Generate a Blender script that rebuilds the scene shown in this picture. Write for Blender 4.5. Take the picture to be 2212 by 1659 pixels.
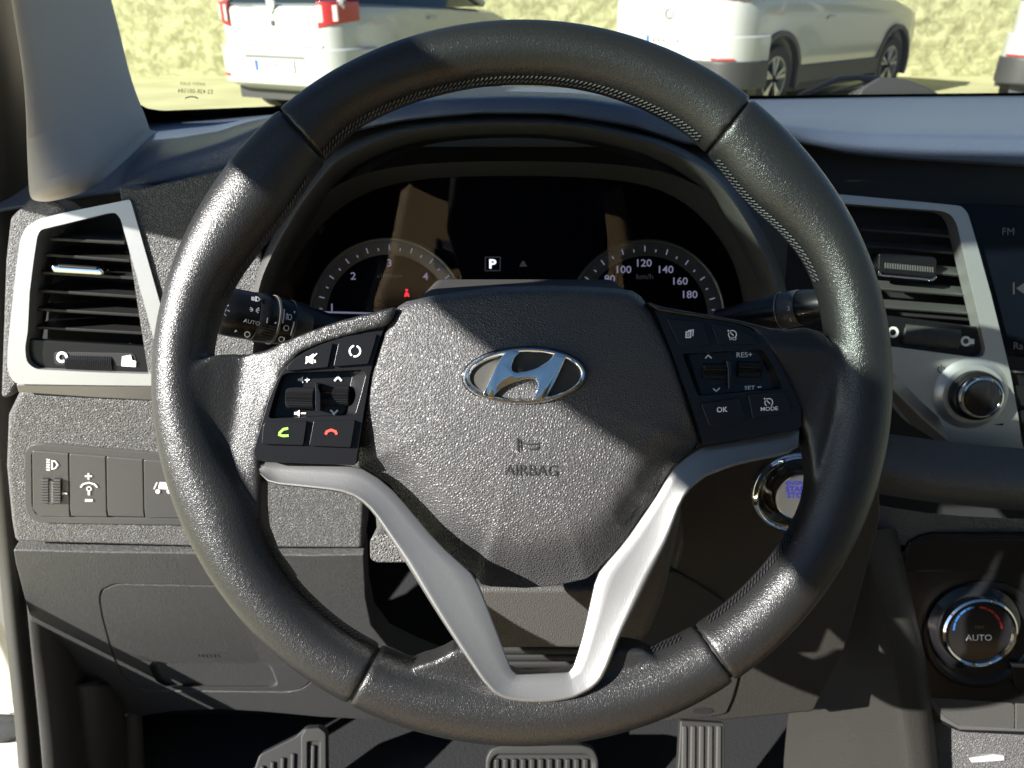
import bpy, bmesh, math, random
import numpy as np
from mathutils import Vector, Matrix
from math import radians, sin, cos, pi

random.seed(7)
S = bpy.context.scene
for o in list(bpy.data.objects):
    bpy.data.objects.remove(o)

# ------------------------------------------------------------------ camera
CAMZ, TH, K, CX, CY = 1.2, radians(27), 1661.0, 1106.0, 829.5
cd = bpy.data.cameras.new('camera')
cd.sensor_width = 36.0
cd.lens = K / 2212 * 36.0
cd.clip_start = 0.02
cd.clip_end = 3000
cd.dof.use_dof = True
cd.dof.focus_distance = 0.42
cd.dof.aperture_fstop = 17.0
cam = bpy.data.objects.new('camera', cd)
S.collection.objects.link(cam)
cam.location = (0, 0, CAMZ)
cam.rotation_euler = (radians(90) - TH, 0, 0)
S.camera = cam

# ------------------------------------------------------------------ light
SUN = Vector((1.0, 0.60, -0.65)).normalized()          # direction the light travels
w = bpy.data.worlds.new('World')
S.world = w
w.use_nodes = True
nt = w.node_tree
nt.nodes.clear()
sky = nt.nodes.new('ShaderNodeTexSky')
sky.sky_type = 'NISHITA'
sky.sun_disc = False
sky.sun_elevation = math.asin(-SUN.z)
sky.sun_rotation = math.atan2(-SUN.x, -SUN.y)
sky.air_density = .65
sky.dust_density = .2
sky.ozone_density = 3.0
bg = nt.nodes.new('ShaderNodeBackground')
bg.inputs['Strength'].default_value = 0.05
wo = nt.nodes.new('ShaderNodeOutputWorld')
nt.links.new(sky.outputs[0], bg.inputs[0])
nt.links.new(bg.outputs[0], wo.inputs[0])
sl = bpy.data.lights.new('sun', 'SUN')
sl.energy = 5.0
sl.angle = radians(0.5)
sl.color = (1.0, 0.965, 0.91)
sun = bpy.data.objects.new('sun', sl)
S.collection.objects.link(sun)
sun.rotation_euler = SUN.to_track_quat('-Z', 'Y').to_euler()
sun.location = (-6, -6, 6)
S.view_settings.view_transform = 'Standard'
S.view_settings.look = 'None'
S.view_settings.gamma = 1
S.view_settings.use_curve_mapping = False
S.view_settings.exposure = 1.8

# ------------------------------------------------------------------ pixel helpers (photo at 2212 x 1659)
CT, ST = cos(TH), sin(TH)
CAM = Vector((0, 0, CAMZ))
FWD = Vector((0, CT, -ST))
UPV = Vector((0, ST, CT))


def px(u, v, d):
    x, y = (u - CX) / K * d, (CY - v) / K * d
    return Vector((x, d * CT + y * ST, CAMZ - d * ST + y * CT))


def rayd(u, v):
    return px(u, v, 1.0) - CAM


class PL:
    """a real plane in the cabin: a point and its outward normal"""
    def __init__(s, p, n):
        s.p, s.n = Vector(p), Vector(n).normalized()

    def hit(s, u, v, h=0.0):
        r = rayd(u, v)
        return CAM + r * ((s.p + s.n * h - CAM).dot(s.n) / r.dot(s.n))


def pY(u, v, Y):
    r = rayd(u, v)
    return CAM + r * (Y / r.y)


def pZ(u, v, Z):
    r = rayd(u, v)
    return CAM + r * ((Z - CAMZ) / r.z)


def zone(ox, oy, k):
    return lambda *pts: [(ox + x * k, oy + y * k) for x, y in pts]


R1 = zone(0, 0, .33596)
R3 = zone(1469, 0, .33596)
R4 = zone(0, 380.2, .33596)
R5 = zone(1469, 380.2, .33596)
R6 = zone(0, 1106, .33596)
S1 = zone(518.5, 570.3, .3125)
S2 = zone(1209.7, 570.3, .3125)
S3 = zone(604.9, 380.2, .46877)
S4 = zone(734.5, 1106, .33596)
S5 = zone(1469, 933.2, .43765)
S6 = zone(0, 864.1, .27345)
E8 = zone(985.1, 725.8, .13282)
TK = zone(466.6, 604.9, .125)


def fillet(pts, r, n=5):
    out = []
    N = len(pts)
    for i in range(N):
        a, b, c = np.array(pts[i - 1], float), np.array(pts[i], float), np.array(pts[(i + 1) % N], float)
        la, lc = np.linalg.norm(a - b), np.linalg.norm(c - b)
        rr = r[i] if isinstance(r, (list, tuple)) else r
        t = min(rr, la * .45, lc * .45)
        if t < .3:
            out.append(tuple(b))
            continue
        p0, p1 = b + (a - b) / la * t, b + (c - b) / lc * t
        for j in range(n + 1):
            s = j / n
            out.append(tuple(p0 * (1 - s) ** 2 + 2 * b * s * (1 - s) + p1 * s * s))
    return out


def catmull(pts, n=6, closed=True):
    P = [np.array(p, float) for p in pts]
    N = len(P)
    out = []
    rng = range(N) if closed else range(N - 1)
    for i in rng:
        if closed:
            a, b, c, d = P[i - 1], P[i], P[(i + 1) % N], P[(i + 2) % N]
        else:
            a, b, c, d = P[max(i - 1, 0)], P[i], P[i + 1], P[min(i + 2, N - 1)]
        for j in range(n):
            t = j / n
            out.append(tuple(.5 * ((2 * b) + (c - a) * t + (2 * a - 5 * b + 4 * c - d) * t * t + (3 * b - a - 3 * c + d) * t ** 3)))
    if not closed:
        out.append(tuple(P[-1]))
    return out


def circ(cx, cy, r, n=32, ry=None, a0=0, tilt=0):
    ry = ry or r
    o = []
    for i in range(n):
        a = a0 + 2 * pi * i / n
        x, y = r * cos(a), ry * sin(a)
        o.append((cx + x * cos(tilt) - y * sin(tilt), cy - (x * sin(tilt) + y * cos(tilt))))
    return o


# ------------------------------------------------------------------ materials
MAT = {}


def material(name, col, rough=.5, metal=0, spec=.5, grain=None, noise=None, coat=0, emit=None, sheen=0, wrinkle=None, var=0.0, weave=None):
    m = bpy.data.materials.new(name)
    m.use_nodes = True
    t = m.node_tree
    b = t.nodes['Principled BSDF']
    b.inputs['Base Color'].default_value = (*col, 1)
    b.inputs['Roughness'].default_value = rough
    b.inputs['Metallic'].default_value = metal
    b.inputs['Specular IOR Level'].default_value = spec
    b.inputs['Coat Weight'].default_value = coat
    b.inputs['Coat Roughness'].default_value = .05
    b.inputs['Sheen Weight'].default_value = sheen
    if emit:
        b.inputs['Emission Color'].default_value = (*emit[0], 1)
        b.inputs['Emission Strength'].default_value = emit[1]
    tc = t.nodes.new('ShaderNodeTexCoord')
    vec = tc.outputs['Object']
    last = None

    def bump(height, strength, dist):
        nonlocal last
        bn = t.nodes.new('ShaderNodeBump')
        bn.inputs['Strength'].default_value = strength
        bn.inputs['Distance'].default_value = dist
        t.links.new(height, bn.inputs['Height'])
        if last:
            t.links.new(last, bn.inputs['Normal'])
        last = bn.outputs[0]
    if var:
        n = t.nodes.new('ShaderNodeTexNoise')
        n.inputs['Scale'].default_value = 14
        n.inputs['Detail'].default_value = 6
        t.links.new(vec, n.inputs['Vector'])
        r = t.nodes.new('ShaderNodeMapRange')
        r.inputs['To Min'].default_value = max(0.02, rough - var)
        r.inputs['To Max'].default_value = rough + var
        t.links.new(n.outputs['Fac'], r.inputs['Value'])
        t.links.new(r.outputs[0], b.inputs['Roughness'])
    if grain:                       # (cells per metre, strength, depth): moulded leather grain
        sc, st, ds = grain
        nz = t.nodes.new('ShaderNodeTexNoise')
        nz.inputs['Scale'].default_value = sc * .55
        nz.inputs['Detail'].default_value = 2
        t.links.new(vec, nz.inputs['Vector'])
        mx = t.nodes.new('ShaderNodeVectorMath')
        mx.operation = 'MULTIPLY_ADD'
        t.links.new(nz.outputs['Color'], mx.inputs[0])
        mx.inputs[1].default_value = (1.1 / sc,) * 3
        t.links.new(vec, mx.inputs[2])
        vo = t.nodes.new('ShaderNodeTexVoronoi')
        vo.feature = 'DISTANCE_TO_EDGE'
        vo.inputs['Scale'].default_value = sc
        t.links.new(mx.outputs[0], vo.inputs['Vector'])
        r = t.nodes.new('ShaderNodeMapRange')
        r.inputs['From Max'].default_value = .42
        r.interpolation_type = 'SMOOTHSTEP'
        t.links.new(vo.outputs['Distance'], r.inputs['Value'])
        bump(r.outputs[0], st, ds)
    if wrinkle:                     # (scale, strength, depth): stretched hide
        sc, st, ds = wrinkle
        n = t.nodes.new('ShaderNodeTexNoise')
        n.inputs['Scale'].default_value = sc
        n.inputs['Detail'].default_value = 4
        n.inputs['Distortion'].default_value = 1.2
        t.links.new(vec, n.inputs['Vector'])
        bump(n.outputs['Fac'], st, ds)
    if noise:
        sc, st, ds = noise
        n = t.nodes.new('ShaderNodeTexNoise')
        n.inputs['Scale'].default_value = sc
        n.inputs['Detail'].default_value = 3
        t.links.new(vec, n.inputs['Vector'])
        bump(n.outputs['Fac'], st, ds)
    if weave:
        wv = t.nodes.new('ShaderNodeTexWave')
        wv.wave_type = 'BANDS'
        wv.bands_direction = 'X'
        wv.inputs['Scale'].default_value = weave[0]
        wv.inputs['Distortion'].default_value = .6
        t.links.new(vec, wv.inputs['Vector'])
        bump(wv.outputs['Fac'], weave[1], weave[2])
    if last:
        t.links.new(last, b.inputs['Normal'])
    MAT[name] = m
    return m


material('dash_grain', (.088, .087, .086), .45, spec=.6, grain=(560, 1.0, .0008), var=.07)
material('console_plastic', (.024, .0225, .020), .55, spec=.3, grain=(760, .6, .0004), var=.08)
material('knee_plastic', (.042, .042, .041), .50, grain=(700, .8, .0005), var=.08)
material('dash_fine', (.045, .044, .041), .55, grain=(760, .45, .0004), var=.05)
material('dash_top_skytint', (.070, .092, .140), .40, grain=(620, .5, .0005))  # black plastic; the sky's blue reflection is painted into the base colour
material('pad_grain', (.052, .0515, .0525), .42, spec=.55, grain=(760, .8, .00040), var=.07)
material('leather', (.0115, .0115, .0117), .35, spec=.6, grain=(1150, .34, .00025), wrinkle=(420, .38, .00040), var=.08)
material('leather_smooth', (.0115, .0115, .0115), .38, spec=.58, grain=(1150, .30, .00024), wrinkle=(380, .35, .00040), var=.08)
material('stitch', (.022, .023, .025), .6)
material('silver', (.52, .52, .51), .38, metal=.75, noise=(1600, .18, .0003), var=.05)
material('silver_dark', (.20, .19, .18), .38, metal=.6)
material('trim_silver', (.27, .268, .262), .37, metal=.8, noise=(1600, .22, .0003), var=.06)
material('chrome', (.82, .82, .82), .07, metal=1)
material('emblem_back', (.05, .049, .044), .6, spec=.2, noise=(2500, .3, .0002))
material('gloss_black', (.008, .008, .009), .14)
material('satin_black', (.007, .007, .008), .30, spec=.35, noise=(1800, .1, .0002))
material('matte_black', (.010, .010, .010), .6)
material('slat_black', (.014, .014, .014), .42, noise=(700, .2, .0003))
material('slat_dusty', (.045, .046, .044), .6, noise=(500, .3, .0004))
material('rubber', (.028, .027, .022), .55, noise=(200, .1, .001))
material('pillar_cloth', (.56, .50, .44), .9, sheen=.2, weave=(520, .25, .0004), noise=(1500, .25, .0003))
material('print_white', (.82, .82, .80), .5)
material('print_dim', (.42, .42, .42), .5)
material('print_green', (.25, .75, .08), .5, emit=((.25, .8, .05), .12))
material('print_red', (.8, .06, .04), .5, emit=((.9, .05, .03), .12))
material('print_blue', (.03, .04, .55), .5, emit=((.05, .07, .9), .12))
material('print_black', (.01, .01, .01), .6)
material('switch_plastic', (.066, .0655, .064), .42, noise=(2200, .15, .0002))
material('display_white', (.0, .0, .0), .5, emit=((.75, .8, .9), .55))
material('display_num', (.02, .02, .02), .5, emit=((.55, .55, .85), .10))
material('display_red', (.02, 0, 0), .5, emit=((1, .02, .05), .55))
material('display_dim', (.01, .01, .01), .5, emit=((.4, .42, .5), .020))
material('gauge_ring', (.16, .16, .16), .4, metal=.6)
material('gauge_band', (.06, .06, .06), .4, metal=.3)
material('gauge_face', (.002, .002, .004), .6, spec=.02)
material('screen', (.003, .004, .007), .12, spec=.2)
material('carpet', (.006, .007, .008), .95, noise=(420, .6, .002))
material('pedal_rubber', (.015, .0145, .013), .6)
material('pedal_metal', (.035, .034, .031), .6)
material('seat_tan', (.50, .34, .165), .6, grain=(500, .4, .0005))
material('headliner', (.16, .15, .13), .95)
material('car_white', (.36, .372, .365), .25, coat=.6)
material('door_white', (.62, .60, .52), .35, coat=.4)
material('clad', (.035, .035, .035), .5)
material('tyre', (.02, .02, .02), .8)
material('alloy', (.55, .55, .55), .3, metal=.8)
material('tail_red', (.32, .008, .016), .15, coat=.6)
material('tail_clear', (.55, .45, .45), .15, coat=.6)
material('window_dark', (.02, .03, .035), .06)
material('plate_white', (.62, .62, .60), .4)
material('plate_blue', (.02, .08, .45), .4)
material('disc_white', (.72, .73, .75), .4)
material('climate_blue', (.02, .08, .22), .4, emit=((.03, .2, .6), .012))
material('climate_red', (.26, .015, .02), .4, emit=((.7, .03, .05), .012))


def glass(name, tint, refl=1.0):
    m = bpy.data.materials.new(name)
    m.use_nodes = True
    t = m.node_tree
    t.nodes.clear()
    tr = t.nodes.new('ShaderNodeBsdfTransparent')
    tr.inputs[0].default_value = (*tint, 1)
    gl = t.nodes.new('ShaderNodeBsdfGlossy')
    gl.inputs['Roughness'].default_value = .01
    lw = t.nodes.new('ShaderNodeLayerWeight')          # Schlick reflectance, the same from either side
    lw.inputs['Blend'].default_value = .5
    pw = t.nodes.new('ShaderNodeMath')
    pw.operation = 'POWER'
    pw.inputs[1].default_value = 5
    t.links.new(lw.outputs['Facing'], pw.inputs[0])
    fr = t.nodes.new('ShaderNodeMath')
    fr.operation = 'MULTIPLY_ADD'
    fr.inputs[1].default_value = 1 - refl
    fr.inputs[2].default_value = refl
    t.links.new(pw.outputs[0], fr.inputs[0])
    mx = t.nodes.new('ShaderNodeMixShader')
    o = t.nodes.new('ShaderNodeOutputMaterial')
    t.links.new(fr.outputs[0], mx.inputs[0])
    t.links.new(tr.outputs[0], mx.inputs[1])
    t.links.new(gl.outputs[0], mx.inputs[2])
    t.links.new(mx.outputs[0], o.inputs[0])
    MAT[name] = m


glass('windshield_glass', (.78, .80, .74), .02)
glass('sunroof_glass', (.60, .70, .63), .04)
glass('side_glass', (.45, .50, .46), .03)
glass('privacy_glass', (.16, .18, .17), .04)
glass('cluster_glass', (.85, .85, .85), .025)


def stone_material():
    m = material('stone', (.3, .3, .2), .9)
    t = m.node_tree
    b = t.nodes['Principled BSDF']
    n = t.nodes.new('ShaderNodeTexNoise')
    n.inputs['Scale'].default_value = 9
    n.inputs['Detail'].default_value = 8
    n.inputs['Distortion'].default_value = .8
    tc = t.nodes.new('ShaderNodeTexCoord')
    t.links.new(tc.outputs['Object'], n.inputs['Vector'])
    r = t.nodes.new('ShaderNodeValToRGB')
    r.color_ramp.elements[0].position = .36
    r.color_ramp.elements[0].color = (.25, .25, .125, 1)
    r.color_ramp.elements[1].position = .62
    r.color_ramp.elements[1].color = (.42, .42, .235, 1)
    t.links.new(n.outputs['Fac'], r.inputs[0])
    t.links.new(r.outputs[0], b.inputs['Base Color'])
    m = material('ground', (.36, .35, .22), .9)
    t = m.node_tree
    b = t.nodes['Principled BSDF']
    n = t.nodes.new('ShaderNodeTexNoise')
    n.inputs['Scale'].default_value = 1.3
    n.inputs['Detail'].default_value = 9
    tc = t.nodes.new('ShaderNodeTexCoord')
    t.links.new(tc.outputs['Object'], n.inputs['Vector'])
    r = t.nodes.new('ShaderNodeValToRGB')
    r.color_ramp.elements[0].position = .3
    r.color_ramp.elements[0].color = (.32, .315, .16, 1)
    r.color_ramp.elements[1].position = .7
    r.color_ramp.elements[1].color = (.43, .42, .24, 1)
    t.links.new(n.outputs['Fac'], r.inputs[0])
    t.links.new(r.outputs[0], b.inputs['Base Color'])


stone_material()

# ------------------------------------------------------------------ object helpers
COL = S.collection
WL = {}


def thing(name, loc, label, cat, group=None):
    o = bpy.data.objects.new(name, None)
    o.empty_display_size = .05
    COL.objects.link(o)
    o.location = loc
    WL[o] = Vector(loc)
    o['label'] = label
    o['category'] = cat
    if group:
        o['group'] = group
    return o


def mk(name, verts, faces, mat, parent=None, bevel=0, seg=2, smooth=True, sub=0, label=None, wn=True, ang=30):
    V = [Vector(v) for v in verts]
    lo = Vector((min(v.x for v in V), min(v.y for v in V), min(v.z for v in V)))
    hi = Vector((max(v.x for v in V), max(v.y for v in V), max(v.z for v in V)))
    c = (lo + hi) / 2
    me = bpy.data.meshes.new(name)
    me.from_pydata([v - c for v in V], [], faces)
    me.update()
    o = bpy.data.objects.new(name, me)
    COL.objects.link(o)
    if mat:
        me.materials.append(MAT[mat])
    if smooth:
        me.shade_smooth()
    if bevel:
        b = o.modifiers.new('bevel', 'BEVEL')
        b.width = bevel
        b.segments = seg
        b.limit_method = 'ANGLE'
        b.angle_limit = radians(ang)
        if wn:
            n = o.modifiers.new('wn', 'WEIGHTED_NORMAL')
            n.keep_sharp = True
    elif smooth and not sub:
        me.set_sharp_from_angle(angle=radians(38))
    if sub:
        s = o.modifiers.new('sub', 'SUBSURF')
        s.levels = s.render_levels = sub
    if parent:
        o.parent = parent
        o.location = c - WL[parent]
    else:
        o.location = c
    WL[o] = c
    if label:
        o['label'] = label
    return o


def fixnormals(verts, faces):
    bm = bmesh.new()
    vs = [bm.verts.new(v) for v in verts]
    for f in faces:
        try:
            bm.faces.new([vs[i] for i in f])
        except ValueError:
            pass
    bmesh.ops.recalc_face_normals(bm, faces=bm.faces)
    bm.verts.index_update()
    V = [v.co.copy() for v in bm.verts]
    F = [[v.index for v in f.verts] for f in bm.faces]
    bm.free()
    return V, F


def slab(name, pts, pl, mat, parent, h=0, depth=.01, bevel=.0008, seg=2, fil=0, label=None, taper=0, wn=True):
    """pixel outline laid on a real plane and extruded backwards along its normal"""
    if fil:
        pts = fillet(pts, fil)
    f = [pl.hit(u, v, h) for u, v in pts]
    c = sum(f, Vector()) / len(f)
    bk = [p - pl.n * depth + (p - c).normalized() * taper for p in f]
    N = len(f)
    faces = [list(range(N)), list(range(2 * N - 1, N - 1, -1))]
    for i in range(N):
        j = (i + 1) % N
        faces.append([i, N + i, N + j, j])
    V, F = fixnormals(f + bk, faces)
    return mk(name, V, F, mat, parent, bevel, seg, label=label, wn=wn)


def plate(name, outer, inner, pl, mat, parent, h=0, depth=.01, bevel=.0008, seg=2, inner2=None, floor=None, label=None):
    """slab with an opening; inner2 = outline of the opening at its bottom (sloping walls); floor closes it"""
    bm = bmesh.new()
    a = [bm.verts.new(pl.hit(u, v, h)) for u, v in outer]
    b = [bm.verts.new(pl.hit(u, v, h)) for u, v in inner]
    ea = [bm.edges.new((a[i], a[(i + 1) % len(a)])) for i in range(len(a))]
    eb = [bm.edges.new((b[i], b[(i + 1) % len(b)])) for i in range(len(b))]
    bmesh.ops.triangle_fill(bm, use_beauty=True, use_dissolve=False, edges=ea + eb)
    a2 = [bm.verts.new(v.co - pl.n * depth) for v in a]
    q = inner2 or inner
    dd = depth if not floor else floor
    if inner2:
        b2 = [bm.verts.new(pl.hit(u, v, h - dd)) for u, v in q]
    else:
        b2 = [bm.verts.new(v.co - pl.n * dd) for v in b]
    for lo, hi in ((a, a2), (b, b2)):
        for i in range(len(lo)):
            j = (i + 1) % len(lo)
            bm.faces.new((lo[i], lo[j], hi[j], hi[i]))
    if floor:
        bm.faces.new(b2)
    bmesh.ops.recalc_face_normals(bm, faces=bm.faces)
    # outward orientation: the front faces must look along +n
    s = sum((f.normal.dot(pl.n) * f.calc_area() for f in bm.faces if abs(f.normal.dot(pl.n)) > .95 and f.calc_center_median().dot(pl.n) > (pl.p + pl.n * (h - .0005)).dot(pl.n)))
    if s < 0:
        bmesh.ops.reverse_faces(bm, faces=bm.faces)
    bm.verts.index_update()
    V = [v.co.copy() for v in bm.verts]
    F = [[v.index for v in f.verts] for f in bm.faces]
    bm.free()
    return mk(name, V, F, mat, parent, bevel, seg, label=label)


def shrink(pts, fx, fy, dx=0, dy=0):
    c = np.mean(np.array(pts), 0)
    return [(c[0] + (u - c[0]) * fx + dx, c[1] + (v - c[1]) * fy + dy) for u, v in pts]


def sheet(name, polys, pl, mat, parent, h=.0003, label=None):
    """flat print: pixel polygons on a plane"""
    V, F = [], []
    for p in polys:
        i0 = len(V)
        q = [pl.hit(u, v, h) for u, v in p]
        nn = Vector()
        for i in range(len(q)):
            a, b = q[i], q[(i + 1) % len(q)]
            nn += a.cross(b)
        if nn.dot(pl.n) < 0:
            q.reverse()
        V += q
        F.append(list(range(i0, len(V))))
    return mk(name, V, F, mat, parent, smooth=False, label=label)


def stroke(pts, wd, closed=False):
    """mitred ribbon as quads"""
    P = [np.array(p, float) for p in pts]
    N = len(P)
    L, Rr = [], []
    for i in range(N):
        if closed:
            a, c = P[i - 1], P[(i + 1) % N]
        else:
            a, c = P[max(i - 1, 0)], P[min(i + 1, N - 1)]
        d1, d2 = P[i] - a, c - P[i]
        d1 = d1 / (np.linalg.norm(d1) + 1e-9) if np.linalg.norm(d1) > 1e-9 else d2 / np.linalg.norm(d2)
        d2 = d2 / (np.linalg.norm(d2) + 1e-9) if np.linalg.norm(d2) > 1e-9 else d1
        n1, n2 = np.array((-d1[1], d1[0])), np.array((-d2[1], d2[0]))
        m = n1 + n2
        m = m / (np.linalg.norm(m) + 1e-9)
        k = wd / 2 / max(.35, m.dot(n1))
        L.append(P[i] + m * k)
        Rr.append(P[i] - m * k)
    out = []
    for i in range(N if closed else N - 1):
        j = (i + 1) % N
        out.append([tuple(L[i]), tuple(L[j]), tuple(Rr[j]), tuple(Rr[i])])
    return out


def arc(cx, cy, r, a0, a1, n=14, ry=None):
    ry = ry or r
    return [(cx + r * cos(radians(a0 + (a1 - a0) * i / n)), cy - ry * sin(radians(a0 + (a1 - a0) * i / n))) for i in range(n + 1)]


def rects(x0, y0, x1, y1):
    return [(x0, y0), (x1, y0), (x1, y1), (x0, y1)]


def text2d(s, cx, cy, hpx, rot=0, wide=1.0, mirror=False, bold=0):
    """text outline as triangulated pixel polygons centred at cx, cy"""
    cu = bpy.data.curves.new('t', 'FONT')
    cu.body = s
    cu.size = 1
    cu.resolution_u = 3
    cu.offset = bold
    ob = bpy.data.objects.new('t', cu)
    COL.objects.link(ob)
    me = bpy.data.meshes.new_from_object(ob.evaluated_get(bpy.context.evaluated_depsgraph_get()))
    vs = np.array([v.co[:2] for v in me.vertices])
    fs = [list(p.vertices) for p in me.polygons]
    bpy.data.objects.remove(ob)
    bpy.data.curves.remove(cu)
    bpy.data.meshes.remove(me)
    lo, hi = vs.min(0), vs.max(0)
    vs = (vs - (lo + hi) / 2) * (hpx / (hi[1] - lo[1]))
    vs[:, 0] *= wide * (-1 if mirror else 1)
    c, sn = cos(radians(rot)), sin(radians(rot))
    q = [(cx + x * c - y * sn, cy - (x * sn + y * c)) for x, y in vs]
    return q, fs


def text(name, s, cx, cy, hpx, pl, mat, parent, h=.0004, rot=0, wide=1.0, mirror=False, bold=0):
    q, fs = text2d(s, cx, cy, hpx, rot, wide, mirror, bold)
    V = [pl.hit(u, v, h) for u, v in q]
    return mk(name, V, fs, mat, parent, smooth=False)


def lathe(name, pl, c, prof, mat, parent, n=40, label=None, ell=1.0, tilt=0, knurl=0, at=0.0, cap=True):
    """profile [(radius px, height m)] turned about a plane's normal at pixel c"""
    o = pl.hit(*c, at) - pl.n * at
    d = (o - CAM).dot(FWD)
    ex = (pl.hit(c[0] + 5, c[1]) - o).normalized()
    ey = pl.n.cross(ex).normalized()
    V, F = [], []
    for r, h in prof:
        for i in range(n):
            a = 2 * pi * i / n
            rr = r * d / K
            if knurl and r > 0 and i % 2:
                rr -= knurl
            x, y = rr * cos(a), rr * sin(a) * ell
            V.append(o + ex * (x * cos(tilt) - y * sin(tilt)) + ey * (x * sin(tilt) + y * cos(tilt)) + pl.n * h)
    for k in range(len(prof) - 1):
        for i in range(n):
            j = (i + 1) % n
            F.append([k * n + i, k * n + j, (k + 1) * n + j, (k + 1) * n + i])
    F.append(list(range(n)))
    if cap:
        F.append([(len(prof) - 1) * n + i for i in range(n)])
    V, F = fixnormals(V, F)
    return mk(name, V, F, mat, parent, label=label)


def rod(name, a, b, prof, mat, parent, n=28, label=None, ell=1.0):
    """profile [(t 0..1, radius m)] along the axis a-b"""
    a, b = Vector(a), Vector(b)
    ax = (b - a)
    z = ax.normalized()
    x = z.cross(Vector((0, 0, 1)))
    if x.length < .01:
        x = Vector((1, 0, 0))
    x.normalize()
    y = z.cross(x)
    V, F = [], []
    for t, r in prof:
        for i in range(n):
            q = 2 * pi * i / n
            V.append(a + ax * t + x * (r * cos(q)) + y * (r * ell * sin(q)))
    for k in range(len(prof) - 1):
        for i in range(n):
            j = (i + 1) % n
            F.append([k * n + i, k * n + j, (k + 1) * n + j, (k + 1) * n + i])
    F.append(list(range(n)))
    F.append([(len(prof) - 1) * n + i for i in range(n)])
    V, F = fixnormals(V, F)
    return mk(name, V, F, mat, parent, label=label)


def tube(name, pts, r, mat, parent, n=10, label=None, closed=False):
    P = [Vector(p) for p in pts]
    N = len(P)
    V, F = [], []
    up = Vector((0, 0, 1))
    for i in range(N):
        t = (P[(i + 1) % N] if closed or i < N - 1 else P[i]) - (P[i - 1] if closed or i > 0 else P[i])
        t.normalize()
        x = t.cross(up)
        if x.length < .05:
            x = t.cross(Vector((1, 0, 0)))
        x.normalize()
        y = t.cross(x)
        rr = r[i] if isinstance(r, (list, tuple)) else r
        for k in range(n):
            q = 2 * pi * k / n
            V.append(P[i] + x * rr * cos(q) + y * rr * sin(q))
    for i in range(N if closed else N - 1):
        for k in range(n):
            F.append([i * n + k, i * n + (k + 1) % n, ((i + 1) % N) * n + (k + 1) % n, ((i + 1) % N) * n + k])
    if not closed:
        F += [list(range(n)), [(N - 1) * n + k for k in range(n)]]
    V, F = fixnormals(V, F)
    return mk(name, V, F, mat, parent, label=label)


def loft(name, rows, mat, parent, sub=1, label=None, thick=0, flip=False):
    """rows of equal length world points"""
    V = [p for r in rows for p in r]
    M = len(rows[0])
    F = []
    for i in range(len(rows) - 1):
        for j in range(M - 1):
            f = [i * M + j, i * M + j + 1, (i + 1) * M + j + 1, (i + 1) * M + j]
            F.append(f[::-1] if flip else f)
    o = mk(name, V, F, mat, parent, sub=0, label=label)
    if thick:
        s = o.modifiers.new('solid', 'SOLIDIFY')
        s.thickness = thick
        s.offset = -1
    if sub:
        s = o.modifiers.new('sub', 'SUBSURF')
        s.levels = s.render_levels = sub
    return o


def box(name, lo, hi, mat, parent=None, bevel=0, seg=2, label=None):
    x0, y0, z0 = lo
    x1, y1, z1 = hi
    V = [(x0, y0, z0), (x1, y0, z0), (x1, y1, z0), (x0, y1, z0), (x0, y0, z1), (x1, y0, z1), (x1, y1, z1), (x0, y1, z1)]
    F = [(0, 3, 2, 1), (4, 5, 6, 7), (0, 1, 5, 4), (1, 2, 6, 5), (2, 3, 7, 6), (3, 0, 4, 7)]
    return mk(name, V, F, mat, parent, bevel, seg, label=label)


def struct(o):
    o['kind'] = 'structure'
    return o


def bake(o):
    """apply an object's modifiers without operators"""
    dg = bpy.context.evaluated_depsgraph_get()
    dg.update()
    me = bpy.data.meshes.new_from_object(o.evaluated_get(dg))
    old = o.data
    o.modifiers.clear()
    o.data = me
    bpy.data.meshes.remove(old)
    return o

# ================================================================== the setting outside
def build_ground():
    V = [(-400, -400, 0), (400, -400, 0), (400, 400, 0), (-400, 400, 0)]
    struct(mk('ground', V, [(0, 1, 2, 3)], 'ground', smooth=False))


def build_wall():
    from mathutils import noise
    nx, nz = 420, 64
    x0, x1, H, Y = -15.0, 19.0, 3.0, 13.3
    V, F = [], []
    for k in range(nz + 1):
        for i in range(nx + 1):
            x, z = x0 + (x1 - x0) * i / nx, H * k / nz
            p = Vector((x * 3.2, z * 3.2, 0))
            d = .030 * noise.fractal(p * 1.6, 1.0, 2.0, 4) + .016 * noise.noise(p * 3.3)
            V.append((x, Y - .05 - d, z - .02))
    for k in range(nz):
        for i in range(nx):
            a = k * (nx + 1) + i
            F.append((a, a + 1, a + nx + 2, a + nx + 1))
    # top and back so that the wall is solid
    b0 = len(V)
    V += [(x0, Y + .35, -.02), (x1, Y + .35, -.02), (x1, Y + .35, H - .02), (x0, Y + .35, H - .02)]
    F.append((b0 + 1, b0, b0 + 3, b0 + 2))
    top = [nz * (nx + 1) + i for i in range(nx + 1)]
    F.append(top + [b0 + 2, b0 + 3])
    o = mk('stone_wall', V, F, 'stone')
    o['label'] = 'pale yellow rough stone wall running behind the parked white cars'
    o['category'] = 'wall'


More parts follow.
